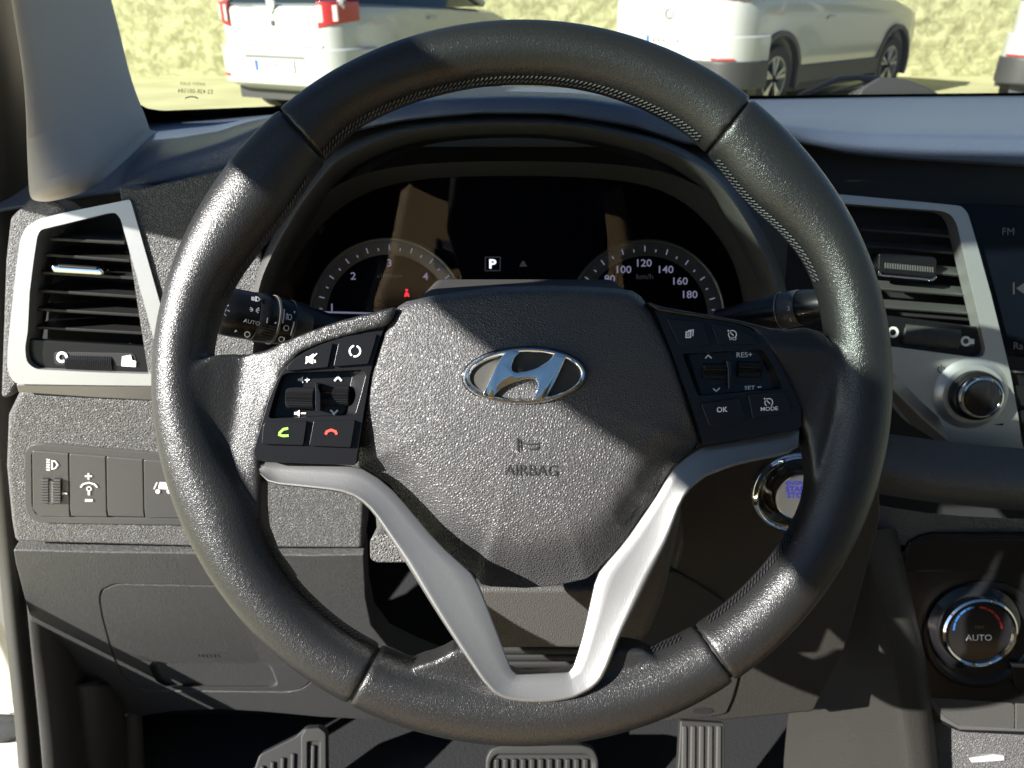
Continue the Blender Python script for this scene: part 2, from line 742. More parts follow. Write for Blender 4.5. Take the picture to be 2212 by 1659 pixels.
def parked_car(loc, heading, L, W, label, kind):
    hw = W / 2
    rz = -heading
    M = Matrix.Translation(Vector(loc)) @ Matrix.Rotation(rz, 4, 'Z')
    root = thing('parked_car', loc, label, 'car', 'white cars parked along the stone wall')
    suv = kind != 'hatch'
    zt0 = 1.24 if suv else 1.10
    zb = .30 if suv else .25

    def part(name, V, F, mat, par=root, **kw):
        V, F = fixnormals([M @ Vector(v) for v in V], F)
        return mk(name, V, F, mat, par, **kw)
    # lower body: sections along the length
    st = [(0, .72, zt0 - .06, zb + .12), (.02, .80, zt0 - .03, zb + .06), (.07, .88, zt0 - .01, zb + .03), (.16, .94, zt0, zb + .01), (.30, .98, zt0 + .003, zb),
          (.52, 1.0, zt0, zb), (L * .3, 1.0, zt0 - .02, zb), (L * .5, 1.0, zt0 - .05, zb), (L * .7, 1.0, zt0 - .09, zb),
          (L * .78, .99, zt0 - .10, zb), (L - .45, .96, zt0 - .20, zb), (L - .2, .92, zt0 - .26, zb + .02), (L - .06, .84, zt0 - .34, zb + .05), (L, .74, zt0 - .42, zb + .12)]
    V, F = [], []
    for y, k, zt, z0 in st:
        ww = hw * k
        half = [(.70 * ww, z0), (.93 * ww, z0 + .03), (.985 * ww, z0 + .16), (1.0 * ww, z0 + .34), (.985 * ww, .5 * (z0 + .34) + .5 * (zt - .08)), (.99 * ww, zt - .14), (.955 * ww, zt - .035), (.88 * ww, zt)]
        ring = [(x, z) for x, z in half] + [(-x, z) for x, z in reversed(half)]
        V += [(x, y, z) for x, z in ring]
    n = 16
    for i in range(len(st) - 1):
        for j in range(n):
            F.append((i * n + j, i * n + (j + 1) % n, (i + 1) * n + (j + 1) % n, (i + 1) * n + j))
    F += [tuple(range(n)), tuple((len(st) - 1) * n + j for j in range(n))]
    body = part('body', V, F, 'car_white')
    yr, yf = .78, L - .88
    rw = .345 if suv else .305
    # wheel arch openings
    for yy in (yr, yf):
        V, F = [], []
        m = 28
        for s in (-1, 1):
            for i in range(m):
                a = 2 * pi * i / m
                V.append((s * (hw + .1), yy + (rw + .075) * cos(a), rw + .02 + (rw + .075) * sin(a)))
        for i in range(m):
            F.append((i, (i + 1) % m, m + (i + 1) % m, m + i))
        F += [tuple(range(m)), tuple(range(m, 2 * m))]
        cut = part('cut', V, F, 'clad', par=None)
        bo = body.modifiers.new('b', 'BOOLEAN')
        bo.operation = 'DIFFERENCE'
        bo.object = cut
        bo.solver = 'EXACT'
        bake(body)
        bpy.data.objects.remove(cut)
    body.data.set_sharp_from_angle(angle=radians(30))
    # greenhouse and roof
    yb0, yb1 = .10, L * .73
    yt0, yt1 = (.55, L * .52)
    zr = 1.62 if suv else 1.50
    b = [(-hw * .90, yb0), (hw * .90, yb0), (hw * .92, L * .3), (hw * .90, yb1), (-hw * .90, yb1), (-hw * .92, L * .3)]
    tt = [(-hw * .68, yt0), (hw * .68, yt0), (hw * .72, L * .3), (hw * .66, yt1), (-hw * .66, yt1), (-hw * .72, L * .3)]
    V = [(x, y, zt0 - .06) for x, y in b] + [(x, y, zr - .03) for x, y in tt]
    F = [(i, (i + 1) % 6, 6 + (i + 1) % 6, 6 + i) for i in range(6)] + [tuple(range(6)), tuple(range(6, 12))]
    part('window', V, F, 'window_dark')
    V = [(x * 1.03, L * .3 + (y - L * .3) * 1.03, zr - .05) for x, y in tt] + [(x * .93, L * .3 + (y - L * .3) * .9, zr + .03) for x, y in tt]
    part('roof', V, F, 'car_white', bevel=.02)
    for s in (-1, 1):
        for (p, q) in ((0, 0), (3, 3)):
            i = [k for k in range(6) if (b[k][0] > 0) == (s > 0)]
            i = i[0] if p == 0 else i[-1]
            a0, a1 = Vector((*b[i], zt0 - .03)), Vector((*tt[i], zr - .02))
            o = tube('pillar', [M @ a0, M @ ((a0 + a1) / 2 + Vector((s * .02, 0, 0))), M @ a1], .045, 'car_white', root, n=8)

    def contour(off, y_end=.5):
        c = [(0, 0), (.4, 0), (.66, 0), (.73, .004), (.80, .022), (.88, .07), (.94, .16), (.98, .30), (1.0, .52)]
        out = []
        for i, (x, y) in enumerate(c):
            a = c[max(i - 1, 0)]
            bb = c[min(i + 1, len(c) - 1)]
            t = Vector(((bb[0] - a[0]) * hw, bb[1] - a[1]))
            nn = Vector((t.y, -t.x)).normalized()
            out.append((x * hw + nn.x * off, y + nn.y * off))
        return out

    def wrap(name, s, i0, i1, z0, z1, off, mat, par=root, zin=0, full=False, bev=.008):
        """band following the rear corner, s = side"""
        c = contour(off)[i0:i1 + 1]
        c2 = contour(off - .05)[i0:i1 + 1]
        if full:
            c = [(-x, y) for x, y in reversed(c[1:])] + c
            c2 = [(-x, y) for x, y in reversed(c2[1:])] + c2
        N = len(c)
        V = [(s * x, y, z0 + zin * (k / (N - 1))) for k, (x, y) in enumerate(c)] + [(s * x, y, z1) for x, y in c]
        V += [(s * x, y, z0 + zin * (k / (N - 1))) for k, (x, y) in enumerate(c2)] + [(s * x, y, z1) for x, y in c2]
        F = []
        for k in range(N - 1):
            F += [(k, k + 1, N + k + 1, N + k), (2 * N + k, 2 * N + k + 1, 3 * N + k + 1, 3 * N + k), (k, k + 1, 2 * N + k + 1, 2 * N + k), (N + k, N + k + 1, 3 * N + k + 1, 3 * N + k)]
        F += [(0, N, 3 * N, 2 * N), (N - 1, 2 * N - 1, 4 * N - 1, 3 * N - 1)]
        return part(name, V, F, mat, par=par, bevel=bev)
    if not suv:
        for s in (-1, 1):
            tl = wrap('tail_light', s, 2, 7, .88, 1.12, .012, 'tail_red', zin=.07)
            c = contour(.018)
            V = [(s * c[2][0] + s * .015, c[2][1] - .012, .93), (s * c[5][0], c[5][1] - .004, .945), (s * c[5][0], c[5][1] - .004, 1.09), (s * c[2][0] + s * .015, c[2][1] - .012, 1.09)]
            V += [(x, y + .02, z) for x, y, z in V]
            part('lens', V, [(0, 1, 2, 3), (4, 5, 6, 7), (0, 1, 5, 4), (1, 2, 6, 5), (2, 3, 7, 6), (3, 0, 4, 7)], 'tail_clear', par=tl, bevel=.005)
        bp = wrap('bumper', 1, 0, 8, .33, .70, .045, 'car_white', full=True, bev=.035)
        # recessed plate pocket, plate and number
        V = [(-.50, -.050, .41), (.50, -.050, .41), (.40, -.050, .60), (-.40, -.050, .60)]
        V += [(x, -.03, z) for x, y, z in V]
        part('plate_pocket', V, [(0, 1, 2, 3), (4, 5, 6, 7), (0, 1, 5, 4), (1, 2, 6, 5), (2, 3, 7, 6), (3, 0, 4, 7)], 'car_white', bevel=.004)
        V = [(-.40, -.056, .600), (.40, -.056, .600), (.38, -.051, .620), (-.38, -.051, .620)]
        V += [(x, -.03, z) for x, y, z in V]
        part('pocket_lip', V, [(0, 1, 2, 3), (4, 5, 6, 7), (0, 1, 5, 4), (1, 2, 6, 5), (2, 3, 7, 6), (3, 0, 4, 7)], 'clad')
        pz, ys = .525, -.052
        V = [(-.45, .0, .97), (.45, .0, .97), (.40, .0, .715), (-.40, .0, .715)]
        # tailgate seam as a raised lower edge
        part('tailgate_edge', [(-.62, -.012, .70), (.62, -.012, .70), (.62, -.012, .735), (-.62, -.012, .735), (-.62, .03, .70), (.62, .03, .70), (.62, .03, .735), (-.62, .03, .735)],
             [(0, 1, 2, 3), (4, 5, 6, 7), (0, 1, 5, 4), (1, 2, 6, 5), (2, 3, 7, 6), (3, 0, 4, 7)], 'car_white', bevel=.01)
        # shield badge, lock and name on the tailgate
        for name, sh, mat in (('badge', [(-.055, 1.13), (.055, 1.13), (.05, 1.07), (.02, 1.02), (0, 1.0), (-.02, 1.02), (-.05, 1.07)], 'alloy'),
                              ('lock', [(-.018, .945), (.018, .945), (.018, .90), (-.018, .90)], 'clad')):
            V = [(x, -.012, z) for x, z in sh] + [(x, .01, z) for x, z in sh]
            m = len(sh)
            part(name, V, [tuple(range(m)), tuple(range(m, 2 * m))] + [(i, (i + 1) % m, m + (i + 1) % m, m + i) for i in range(m)], mat, bevel=.003)
        q, fs = text2d('SANDERO', 0, 0, .032, 0, 1.1)
        part('lettering', [(x - .36, -.004, 1.085 - y) for x, y in q], fs, 'clad', smooth=False)
        number, py0 = '8274 JSY', ys - .012
        wrap('fog_reflector', 1, 3, 5, .40, .43, .052, 'tail_red', bev=.003)
        wrap('fog_reflector', -1, 3, 5, .40, .43, .052, 'tail_red', bev=.003)
        part('exhaust_box', [(-.5, .25, .17), (.5, .25, .17), (.5, .25, .26), (-.5, .25, .26), (-.5, .6, .17), (.5, .6, .17), (.5, .6, .26), (-.5, .6, .26)],
             [(0, 1, 2, 3), (4, 5, 6, 7), (0, 1, 5, 4), (1, 2, 6, 5), (2, 3, 7, 6), (3, 0, 4, 7)], 'clad', bevel=.01)
    else:
        for s in (-1, 1):
            wrap('tail_light', s, 2, 6, 1.13, 1.21, .012, 'tail_red')
            wrap('fog_reflector', s, 2, 5, .565, .585, .052, 'tail_red', bev=.004)
        wrap('bumper', 1, 0, 8, .50, .80, .035, 'car_white', full=True, bev=.03)
        wrap('bumper_cladding', 1, 0, 8, .28, .56, .05, 'clad', full=True, bev=.04)
        V = [(x, y - .07, z) for x in (-.45, .45) for y in (0, .03) for z in (.38, .52)]
        part('bumper_insert', V, [(0, 1, 3, 2), (4, 5, 7, 6), (0, 1, 5, 4), (2, 3, 7, 6), (0, 2, 6, 4), (1, 3, 7, 5)], 'alloy', bevel=.01)
        V, F = [], []
        m = 20
        for r, y in ((.055, -.016), (.042, -.018)):
            for i in range(m):
                V.append((r * cos(2 * pi * i / m), y, 1.0 + r * sin(2 * pi * i / m)))
        F = [(i, (i + 1) % m, m + (i + 1) % m, m + i) for i in range(m)]
        part('badge', V, F, 'alloy')
        pz, number, py0 = .73, '4906 LFK', -.046
        for s in (-1, 1):
            part('sill_cladding', [(s * hw * .95, yr + .4, .28), (s * (hw + .012), yr + .4, .28), (s * (hw + .012), yr + .4, .46), (s * hw * .95, yr + .4, .48),
                                   (s * hw * .95, yf - .4, .28), (s * (hw + .012), yf - .4, .28), (s * (hw + .012), yf - .4, .46), (s * hw * .95, yf - .4, .48)],
                 [(0, 1, 2, 3), (4, 5, 6, 7), (0, 1, 5, 4), (1, 2, 6, 5), (2, 3, 7, 6), (3, 0, 4, 7)], 'clad', bevel=.01)
            for yy in (yr, yf):
                V, F = [], []
                m = 24
                for r, x in ((rw + .07, hw * .93), (rw + .07, hw + .014), (rw + .125, hw + .012), (rw + .125, hw * .93)):
                    for i in range(m + 1):
                        a = radians(-18) + radians(216) * i / m
                        V.append((s * x, yy + r * cos(a), rw + .02 + r * sin(a)))
                for k in range(4):
                    for i in range(m):
                        F.append((k * (m + 1) + i, k * (m + 1) + i + 1, ((k + 1) % 4) * (m + 1) + i + 1, ((k + 1) % 4) * (m + 1) + i))
                part('arch_cladding', V, F, 'clad')
    part('underbody', [(x, y, z) for x in (-hw * .8, hw * .8) for y in (.12, L - .3) for z in (.17, zb + .12)], [(0, 1, 3, 2), (4, 5, 7, 6), (0, 1, 5, 4), (2, 3, 7, 6), (0, 2, 6, 4), (1, 3, 7, 5)], 'clad')
    # number plate
    V = [(x, y, z) for y in (py0, py0 + .012) for x, z in ((-.26, pz - .055), (.26, pz - .055), (.26, pz + .055), (-.26, pz + .055))]
    plq = part('license_plate', V, [(0, 1, 2, 3), (4, 5, 6, 7), (0, 1, 5, 4), (1, 2, 6, 5), (2, 3, 7, 6), (3, 0, 4, 7)], 'plate_white')
    part('country_band', [(-.255, py0 - .003, pz - .05), (-.215, py0 - .003, pz - .05), (-.215, py0 - .003, pz + .05), (-.255, py0 - .003, pz + .05)], [(0, 1, 2, 3)], 'plate_blue', par=plq, smooth=False)
    q, fs = text2d(number, 0, 0, .075, 0, .95)
    part('lettering', [(x + .02, py0 - .003, pz - y) for x, y in q], fs, 'print_black', par=plq, smooth=False)
    for s in (-1, 1):
        part('door_handle', [(s * (hw * .985 + dx), yy + dy, .93 + dz) for yy in (L * .38,) for dx in (0, .03) for dy in (0, .16) for dz in (0, .03)],
             [(0, 1, 3, 2), (4, 5, 7, 6), (0, 1, 5, 4), (2, 3, 7, 6), (0, 2, 6, 4), (1, 3, 7, 5)], 'car_white', bevel=.008)
    # wheels
    for s in (-1, 1):
        for yy in (yr, yf):
            V, F = [], []
            m = 36
            prof = [(rw * .68, -.10), (rw * .95, -.10), (rw, -.07), (rw, .07), (rw * .95, .10), (rw * .68, .095)]
            for r, x in prof:
                for i in range(m):
                    a = 2 * pi * i / m
                    V.append((s * (hw - .12 + x), yy + r * cos(a), rw + r * sin(a)))
            for k in range(len(prof)):
                for i in range(m):
                    k2 = (k + 1) % len(prof)
                    F.append((k * m + i, k * m + (i + 1) % m, k2 * m + (i + 1) % m, k2 * m + i))
            wh = part('wheel', V, F, 'tyre')
            V, F = [], []
            xo = hw - .12 + .09
            for j in range(5):
                for e in (-1, 1):
                    a = 2 * pi * j / 5 + .3
                    da = .16 * e
                    i0 = len(V)
                    pts = [(rw * .12, a - .25), (rw * .12, a + .25), (rw * .67, a + da + .09), (rw * .67, a + da - .09)]
                    for x in (xo - .012 * (e > 0), xo - .03):
                        for r, q2 in pts:
                            V.append((s * x, yy + r * cos(q2), rw + r * sin(q2)))
                    F += [(i0, i0 + 1, i0 + 2, i0 + 3), (i0 + 4, i0 + 5, i0 + 6, i0 + 7)] + [(i0 + i, i0 + (i + 1) % 4, i0 + 4 + (i + 1) % 4, i0 + 4 + i) for i in range(4)]
            i0 = len(V)
            for r, x in ((rw * .70, xo - .03), (rw * .70, xo), (rw * .63, xo), (rw * .60, xo - .08)):
                for i in range(m):
                    a = 2 * pi * i / m
                    V.append((s * x, yy + r * cos(a), rw + r * sin(a)))
            for k in range(3):
                for i in range(m):
                    F.append((i0 + k * m + i, i0 + k * m + (i + 1) % m, i0 + (k + 1) * m + (i + 1) % m, i0 + (k + 1) * m + i))
            part('rim', V, F, 'alloy', par=wh)
    return root


build_ground()
build_wall()
parked_car((-2.42, 8.6, 0), radians(27), 4.06, 1.75, 'white hatchback with red tail lights and plate on its rear bumper', 'hatch')
parked_car((1.70, 9.2, 0), radians(48), 4.45, 1.86, 'white crossover with dark lower bumper and silver alloy wheels', 'suv')
parked_car((6.15, 8.75, 0), radians(40), 4.45, 1.86, 'white car beyond the crossover with a low red bumper reflector', 'suv')

# ================================================================== our car's shell round the cabin
ZB = 1.044                                   # height of the windscreen base
BASE = [(-150, 330), (60, 292), (200, 276), (316, 266), (605, 247), (900, 231), (1106, 224), (1400, 219), (1623, 214), (1900, 209), (2212, 206), (2420, 208)]


def interp_row(row, us):
    a = np.array(row, float)
    return [tuple(np.interp(u, a[:, 0], a[:, k]) for k in range(1, a.shape[1])) for u in us]


def build_shell():
    # roof: side rails, header and rear panel round the glass sunroof
    XL, XR, YF, YB = -.58, 1.25, .34, -1.75
    SX0, SX1, SY0, SY1 = -.54, 1.13, -1.3, .24
    z0, z1 = 1.482, 1.500
    V, F = [], []
    for z in (z0, z1):
        V += [(XL, YB, z), (XR, YB, z), (XR, YF, z), (XL, YF, z), (SX0, SY0, z), (SX1, SY0, z), (SX1, SY1, z), (SX0, SY1, z)]
    q = [(0, 1, 5, 4), (1, 2, 6, 5), (2, 3, 7, 6), (3, 0, 4, 7)]
    F = q + [tuple(i + 8 for i in f) for f in q]
    F += [(i, (i + 1) % 4, 8 + (i + 1) % 4, 8 + i) for i in range(4)]
    F += [(4 + i, 4 + (i + 1) % 4, 12 + (i + 1) % 4, 12 + i) for i in range(4)]
    V, F = fixnormals(V, F)
    struct(mk('roof', V, F, 'headliner'))
    struct(box('roof_rail', (-.58, -1.75, 1.412), (-.541, .30, 1.4815), 'headliner'))
    sg = mk('sunroof_glass', [(SX0 + .001, SY0, 1.495), (SX1, SY0, 1.495), (SX1, SY1, 1.495), (SX0 + .001, SY1, 1.495)], [(0, 1, 2, 3)], 'sunroof_glass', smooth=False)
    struct(sg)
    # side frame: outer A-pillar slope of the door opening
    P = [(.302, 1.481), (.154, 1.4115), (.51, 1.167), (.80, .98), (1.15, .95), (1.15, 1.06), (.80, 1.15), (.45, 1.481)]
    V = [(-.585, y, z) for y, z in P] + [(-.55, y, z) for y, z in P]
    n = len(P)
    F = [tuple(range(n)), tuple(range(n, 2 * n))] + [(i, (i + 1) % n, n + (i + 1) % n, n + i) for i in range(n)]
    V, F = fixnormals(V, F)
    struct(mk('door_frame', V, F, 'headliner'))
    V = [(1.30 if x < -.57 else 1.25, y, z) for x, y, z in V]
    V, F = fixnormals(V, F)
    struct(mk('door_frame', V, F, 'headliner'))
    # B pillars, far side door, floor and rear bulkhead close the cabin
    struct(box('door_pillar', (-.60, -.95, .3), (-.52, -.79, 1.5), 'headliner'))
    struct(box('door_pillar', (1.20, -.95, .3), (1.30, -.78, 1.5), 'headliner'))
    struct(box('rear_door', (-.62, -1.75, .25), (-.55, -.95, 1.05), 'headliner', bevel=.01))
    struct(box('rear_door', (1.24, -1.75, .25), (1.32, -.95, 1.05), 'headliner', bevel=.01))
    struct(box('tailgate', (-.60, -1.90, .25), (1.30, -1.80, 1.5), 'headliner'))
    struct(box('passenger_door', (1.24, -.78, .25), (1.32, 1.1, 1.03), 'headliner', bevel=.01))
    struct(box('cabin_floor', (-.62, -1.75, .22), (1.32, 1.45, .27), 'carpet'))
    struct(box('rear_seat', (-.55, -1.75, .27), (1.25, -1.45, 1.25), 'seat_tan', bevel=.05, seg=3))
    struct(box('firewall', (-.60, 1.15, .27), (1.30, 1.25, 1.0), 'carpet'))
    struct(box('side_wall', (-.62, .70, .2), (-.565, 1.25, .97), 'headliner'))
    struct(box('door_sill', (-.66, -.8, .22), (-.56, .69, .40), 'door_white', bevel=.01))
    for nm, x, y0, y1, mat in (('side_window', 1.275, -.78, 1.05, 'side_glass'), ('side_window', 1.275, -1.75, -.95, 'privacy_glass'), ('side_window', -.57, -1.75, -.95, 'privacy_glass')):
        struct(mk(nm, [(x, y0, 1.02), (x, y1, 1.02), (x, y1, 1.49), (x, y0, 1.49)], [(0, 1, 2, 3)], mat, smooth=False))
    # bonnet ahead of the windscreen, below the sight line
    struct(mk('bonnet', [(-.65, 1.62, .93), (1.4, 1.62, .93), (1.3, 2.5, .80), (-.55, 2.5, .80), (-.65, 1.62, .3), (1.4, 1.62, .3), (1.3, 2.6, .3), (-.55, 2.6, .3)],
                     [(0, 1, 2, 3), (0, 4, 5, 1), (1, 5, 6, 2), (2, 6, 7, 3), (3, 7, 4, 0), (4, 7, 6, 5)], 'car_white', bevel=.05))


def seat(x, label):
    t = thing('car_seat', (x, -.2, .27), label, 'seat', 'front seats')
    for nm, P in (('cushion', [(-.5, .40), (-.5, .62), (-.1, .58), (.06, .60), (.09, .55), (.06, .36)]),
                  ('backrest', [(-.42, .55), (-.60, 1.16), (-.68, 1.16), (-.62, .5), (-.5, .45)]),
                  ('headrest', [(-.60, 1.20), (-.63, 1.38), (-.70, 1.38), (-.70, 1.2)])):
        hw = .25 if nm != 'headrest' else .13
        n = len(P)
        V = [(x - hw, y, z) for y, z in P] + [(x + hw, y, z) for y, z in P]
        F = [tuple(range(n)), tuple(range(n, 2 * n))] + [(i, (i + 1) % n, n + (i + 1) % n, n + i) for i in range(n)]
        V, F = fixnormals(V, F)
        mk(nm, V, F, 'seat_tan', t, bevel=.03, seg=3)
    box('seat_base', (x - .2, -.45, .27), (x + .2, .0, .42), 'matte_black', t)


build_shell()
seat(0.0, 'tan driver seat facing the steering wheel')
seat(.74, 'tan front passenger seat beside the driver seat')


def build_windscreen():
    t = thing('windshield', (.4, 1.3, ZB), 'tinted windshield with black border and small maker stamp in its corner', 'windshield')
    us = np.linspace(-150, 2420, 40)
    base = [pZ(u, *interp_row(BASE, [u])[0], ZB) for u in us]
    top = [Vector((.35 + (p.x - .35) * .86, .36 - .05 * ((p.x - .35) / .9) ** 2, 1.50)) for p in base]
    rows = []
    for k in range(9):
        s = k / 8
        rows.append([a.lerp(b, s) + Vector((0, .05 * sin(pi * s), .04 * sin(pi * s))) for a, b in zip(base, top)])
    g = loft('pane', rows, 'windshield_glass', t, sub=0)
    # black ceramic border along the base and up the pillar, printed on the inner face
    upper = [(-150, 120), (200, 120), (270, 150), (284, 195), (297, 222), (318, 234), (350, 239), (605, 229), (900, 218), (1106, 212), (1400, 209), (1623, 206.5), (2212, 200), (2420, 200)]
    us2 = np.concatenate([np.linspace(-150, 260, 8), np.linspace(262, 345, 18), np.linspace(360, 2420, 30)])
    V = []

    def on_glass(u, v):
        # intersect the pixel ray with the lofted pane near its base
        r = rayd(u, v)
        best = None
        lo, hi = .5, 2.2
        x_base = [p.x for p in base]
        for _ in range(40):
            mid = (lo + hi) / 2
            P = CAM + r * (mid / r.y)
            by = np.interp(P.x, x_base, [p.y for p in base])
            s = max(0.0, (P.z - ZB) / (1.50 - ZB))
            ys = by + (.36 - by) * s + .05 * sin(pi * min(s, 1))
            if P.y < ys - .003:
                lo = mid
            else:
                hi = mid
        return CAM + r * (lo / r.y)
    for u in us2:
        V.append(on_glass(u, interp_row(upper, [u])[0][0]))
    for u in us2:
        V.append(pZ(u, interp_row(BASE, [u])[0][0] + 1.0, ZB - .004) + Vector((0, -.004, 0)))
    n = len(us2)
    mk('border', V, [(i, i + 1, n + i + 1, n + i) for i in range(n - 1)], 'matte_black', t, smooth=False)
    # etched maker stamp, read from the inside it is mirrored
    def stamp(s, u, v, h, wide=1.0):
        q, fs = text2d(s, u, v, h, -2, wide, mirror=True)
        mk('stamp', [on_glass(a, b) for a, b in q], fs, 'print_black', t, smooth=False)
    stamp('SAFETY GLASS', 416, 181, 6, 1.0)
    stamp('E2 43R-001584', 422, 197, 9, .95)
    q = stroke(arc(414, 214, 14, 10, 170, 8, 5), 2.5)
    V, F = [], []
    for p in q:
        F.append(list(range(len(V), len(V) + 4)))
        V += [on_glass(a, b) for a, b in p]
    mk('stamp', V, F, 'print_black', t, smooth=False)


build_windscreen()


def build_wiper():
    t = thing('wiper', pY(1900, 212, 1.5), 'black windshield wiper arm and cowl cover beyond the dashboard top', 'wiper')
    pts = [pY(u, v, Y) for u, v, Y in [(1700, 222, 1.50), (1728, 206, 1.50), (1770, 187, 1.51), (1812, 170, 1.52), (1850, 167, 1.53), (1885, 171, 1.54), (1900, 176, 1.55)]]
    tube('wiper_arm', pts, [.003, .004, .005, .005, .005, .007, .009], 'satin_black', t)
    tube('wiper_blade', [pY(1735, 209, 1.51), pY(1800, 196, 1.52), pY(1850, 184, 1.53), pY(1880, 176, 1.54)], .0025, 'matte_black', t)
    c = [(1848, 216), (1862, 190), (1880, 178), (1902, 165), (1930, 166), (1967, 173), (2006, 188), (2036, 205), (2040, 216)]
    slab('cowl_cover', c, PL(pY(1950, 200, 1.5), (0, -1, .35)), 'clad', t, depth=.12, bevel=.008, seg=3)


build_wiper()

# ================================================================== pillar, seal, open door
def build_left_side():
    t = thing('pillar_trim', px(150, 400, .66), 'beige woven cloth covered trim of the pillar beside the windshield', 'trim')
    Lp = [(-40, -500, .50), (-5, -240, .54), (20, 0, .575), (40, 100, .59), (54, 200, .60), (62, 300, .61), (68, 420, .625), (69, 430, .63)]
    Rp = [(110, -500, .72), (180, -240, .80), (235, 0, .86), (252, 60, .86), (268, 130, .86), (284, 190, .85), (318, 268, .84), (317, 286, .83)]
    # rows across, bulging towards the driver
    rows = []
    bot = {7: [(69, 430, .63), (115, 418, .645), (168, 398, .67), (215, 366, .71), (289, 300, .80), (317, 286, .83)]}
    n = 14
    for k in range(len(Lp)):
        a, b = np.array(Lp[k], float), np.array(Rp[k], float)
        row = []
        for i in range(n + 1):
            s = i / n
            q = a * (1 - s) + b * s
            if k >= 6:
                m = catmull([p for p in bot[7]], 4, closed=False)
                m = np.array(m)
                f = np.linspace(0, 1, len(m))
                q2 = np.array([np.interp(s, f, m[:, j]) for j in range(3)])
                if k == 6:
                    q = q2 + np.array((0, -14 - 4 * sin(pi * s), 0))
                else:
                    q = q2
            q[2] -= .055 * sin(pi * s) ** .8 * (1 if k < 7 else .8)
            row.append(px(*q))
        rows.append(row)
    # turn the lower edge under
    rows.append([p + Vector((.0, .03, -.006)) for p in rows[-1]])
    loft('cloth', rows, 'pillar_cloth', t, sub=2, thick=.004)

    t = thing('door_seal', px(40, 900, .62), 'dark rubber door seal running down the edge of the door opening', 'seal')
    def side(u, v, X):
        return (u, v, X * K / (CX - u))
    outer = [side(u, v, .468 + .08 * min(1, max(0, (v - 700) / 500))) for u, v in ((-70, -300), (-45, 0), (-40, 250), (-35, 500), (-30, 800), (-24, 950), (-14, 1060), (0, 1200), (18, 1400), (38, 1560), (52, 1800))]
    inner = [side(u, v, .455 + .08 * min(1, max(0, (v - 700) / 500))) for u, v in ((0, -300), (26, 0), (62, 250), (64, 500), (60, 800), (52, 950), (34, 1060), (44, 1200), (62, 1400), (80, 1560), (100, 1800))]
    rows = []
    for k in range(len(outer)):
        a, b = np.array(outer[k], float), np.array(inner[k], float)
        row = []
        for i in range(9):
            s = i / 8
            q = a * (1 - s) + b * s
            q[2] -= .010 * sin(pi * s)
            row.append(px(*q))
        rows.append(row)
    loft('strip', rows, 'rubber', t, sub=2, thick=.003)
    t2 = thing('kick_panel', px(110, 1500, .75), 'grey plastic lining below the dashboard end beside the door seal', 'trim')
    A = [side(u, v, .54) for u, v in ((30, 1000), (44, 1190), (64, 1400), (82, 1560), (102, 1800))]
    B = [side(u, v, .525) for u, v in ((140, 1000), (160, 1190), (190, 1400), (172, 1560), (205, 1800))]
    rows = []
    for a, b in zip(A, B):
        a, b = np.array(a), np.array(b)
        rows.append([px(*(a * (1 - s) + b * s - np.array((0, 0, .02 * sin(pi * s))))) for s in np.linspace(0, 1, 7)])
    loft('lining', rows, 'dash_fine', t2, sub=1, thick=.004)
    A = [(140, 1470, .92), (150, 1560, .93), (160, 1800, .97)]
    B = [(262, 1470, .98), (268, 1560, .99), (285, 1800, 1.03)]
    rows = []
    for a, b in zip(A, B):
        a, b = np.array(a), np.array(b)
        rows.append([px(*(a * (1 - s) + b * s - np.array((0, 0, .03 * sin(pi * s))))) for s in np.linspace(0, 1, 7)])
    loft('footwell_lining', rows, 'dash_fine', t2, sub=1, thick=.004)
    rod('seam_post', px(283, 1530, 1.0), px(295, 1760, 1.02), [(0, .008), (.03, .013), (1, .013)], 'dash_fine', t2)

    # open door: white inner shell seen past the seal, its check strap black
    t3 = thing('open_door', (-.64, .72, .32), 'white painted car door standing open beyond the seal', 'door')
    hinge, out = Vector((-.64, .72, 0)), Vector((-.94, -.20, 0)).normalized()
    nrm = Vector((out.y, -out.x, 0))
    if nrm.y > 0:
        nrm = -nrm
    P = [(0, .32), (.98, .34), (1.04, .5), (1.05, 1.05), (.35, 1.08), (0, 1.02)]
    V = [hinge + out * a + Vector((0, 0, z)) for a, z in P] + [hinge + out * a + Vector((0, 0, z)) - nrm * .06 for a, z in P]
    n = len(P)
    F = [tuple(range(n)), tuple(range(n, 2 * n))] + [(i, (i + 1) % n, n + (i + 1) % n, n + i) for i in range(n)]
    V, F = fixnormals(V, F)
    mk('shell', V, F, 'door_white', t3, bevel=.012, seg=3)
    tube('check_strap', [px(-30, 1590, .94), px(8, 1580, .92), px(34, 1572, .90), px(60, 1575, .89)], [.010, .013, .010, .008], 'carpet', t3)
    tube('check_strap', [px(-30, 1552, .94), px(10, 1554, .92), px(60, 1562, .89)], [.006, .006, .006], 'carpet', t3)


build_left_side()

# ================================================================== dashboard
DASH = thing('dashboard', (.3, .75, .7), 'black grained plastic dashboard with silver framed vents and switches', 'dashboard')


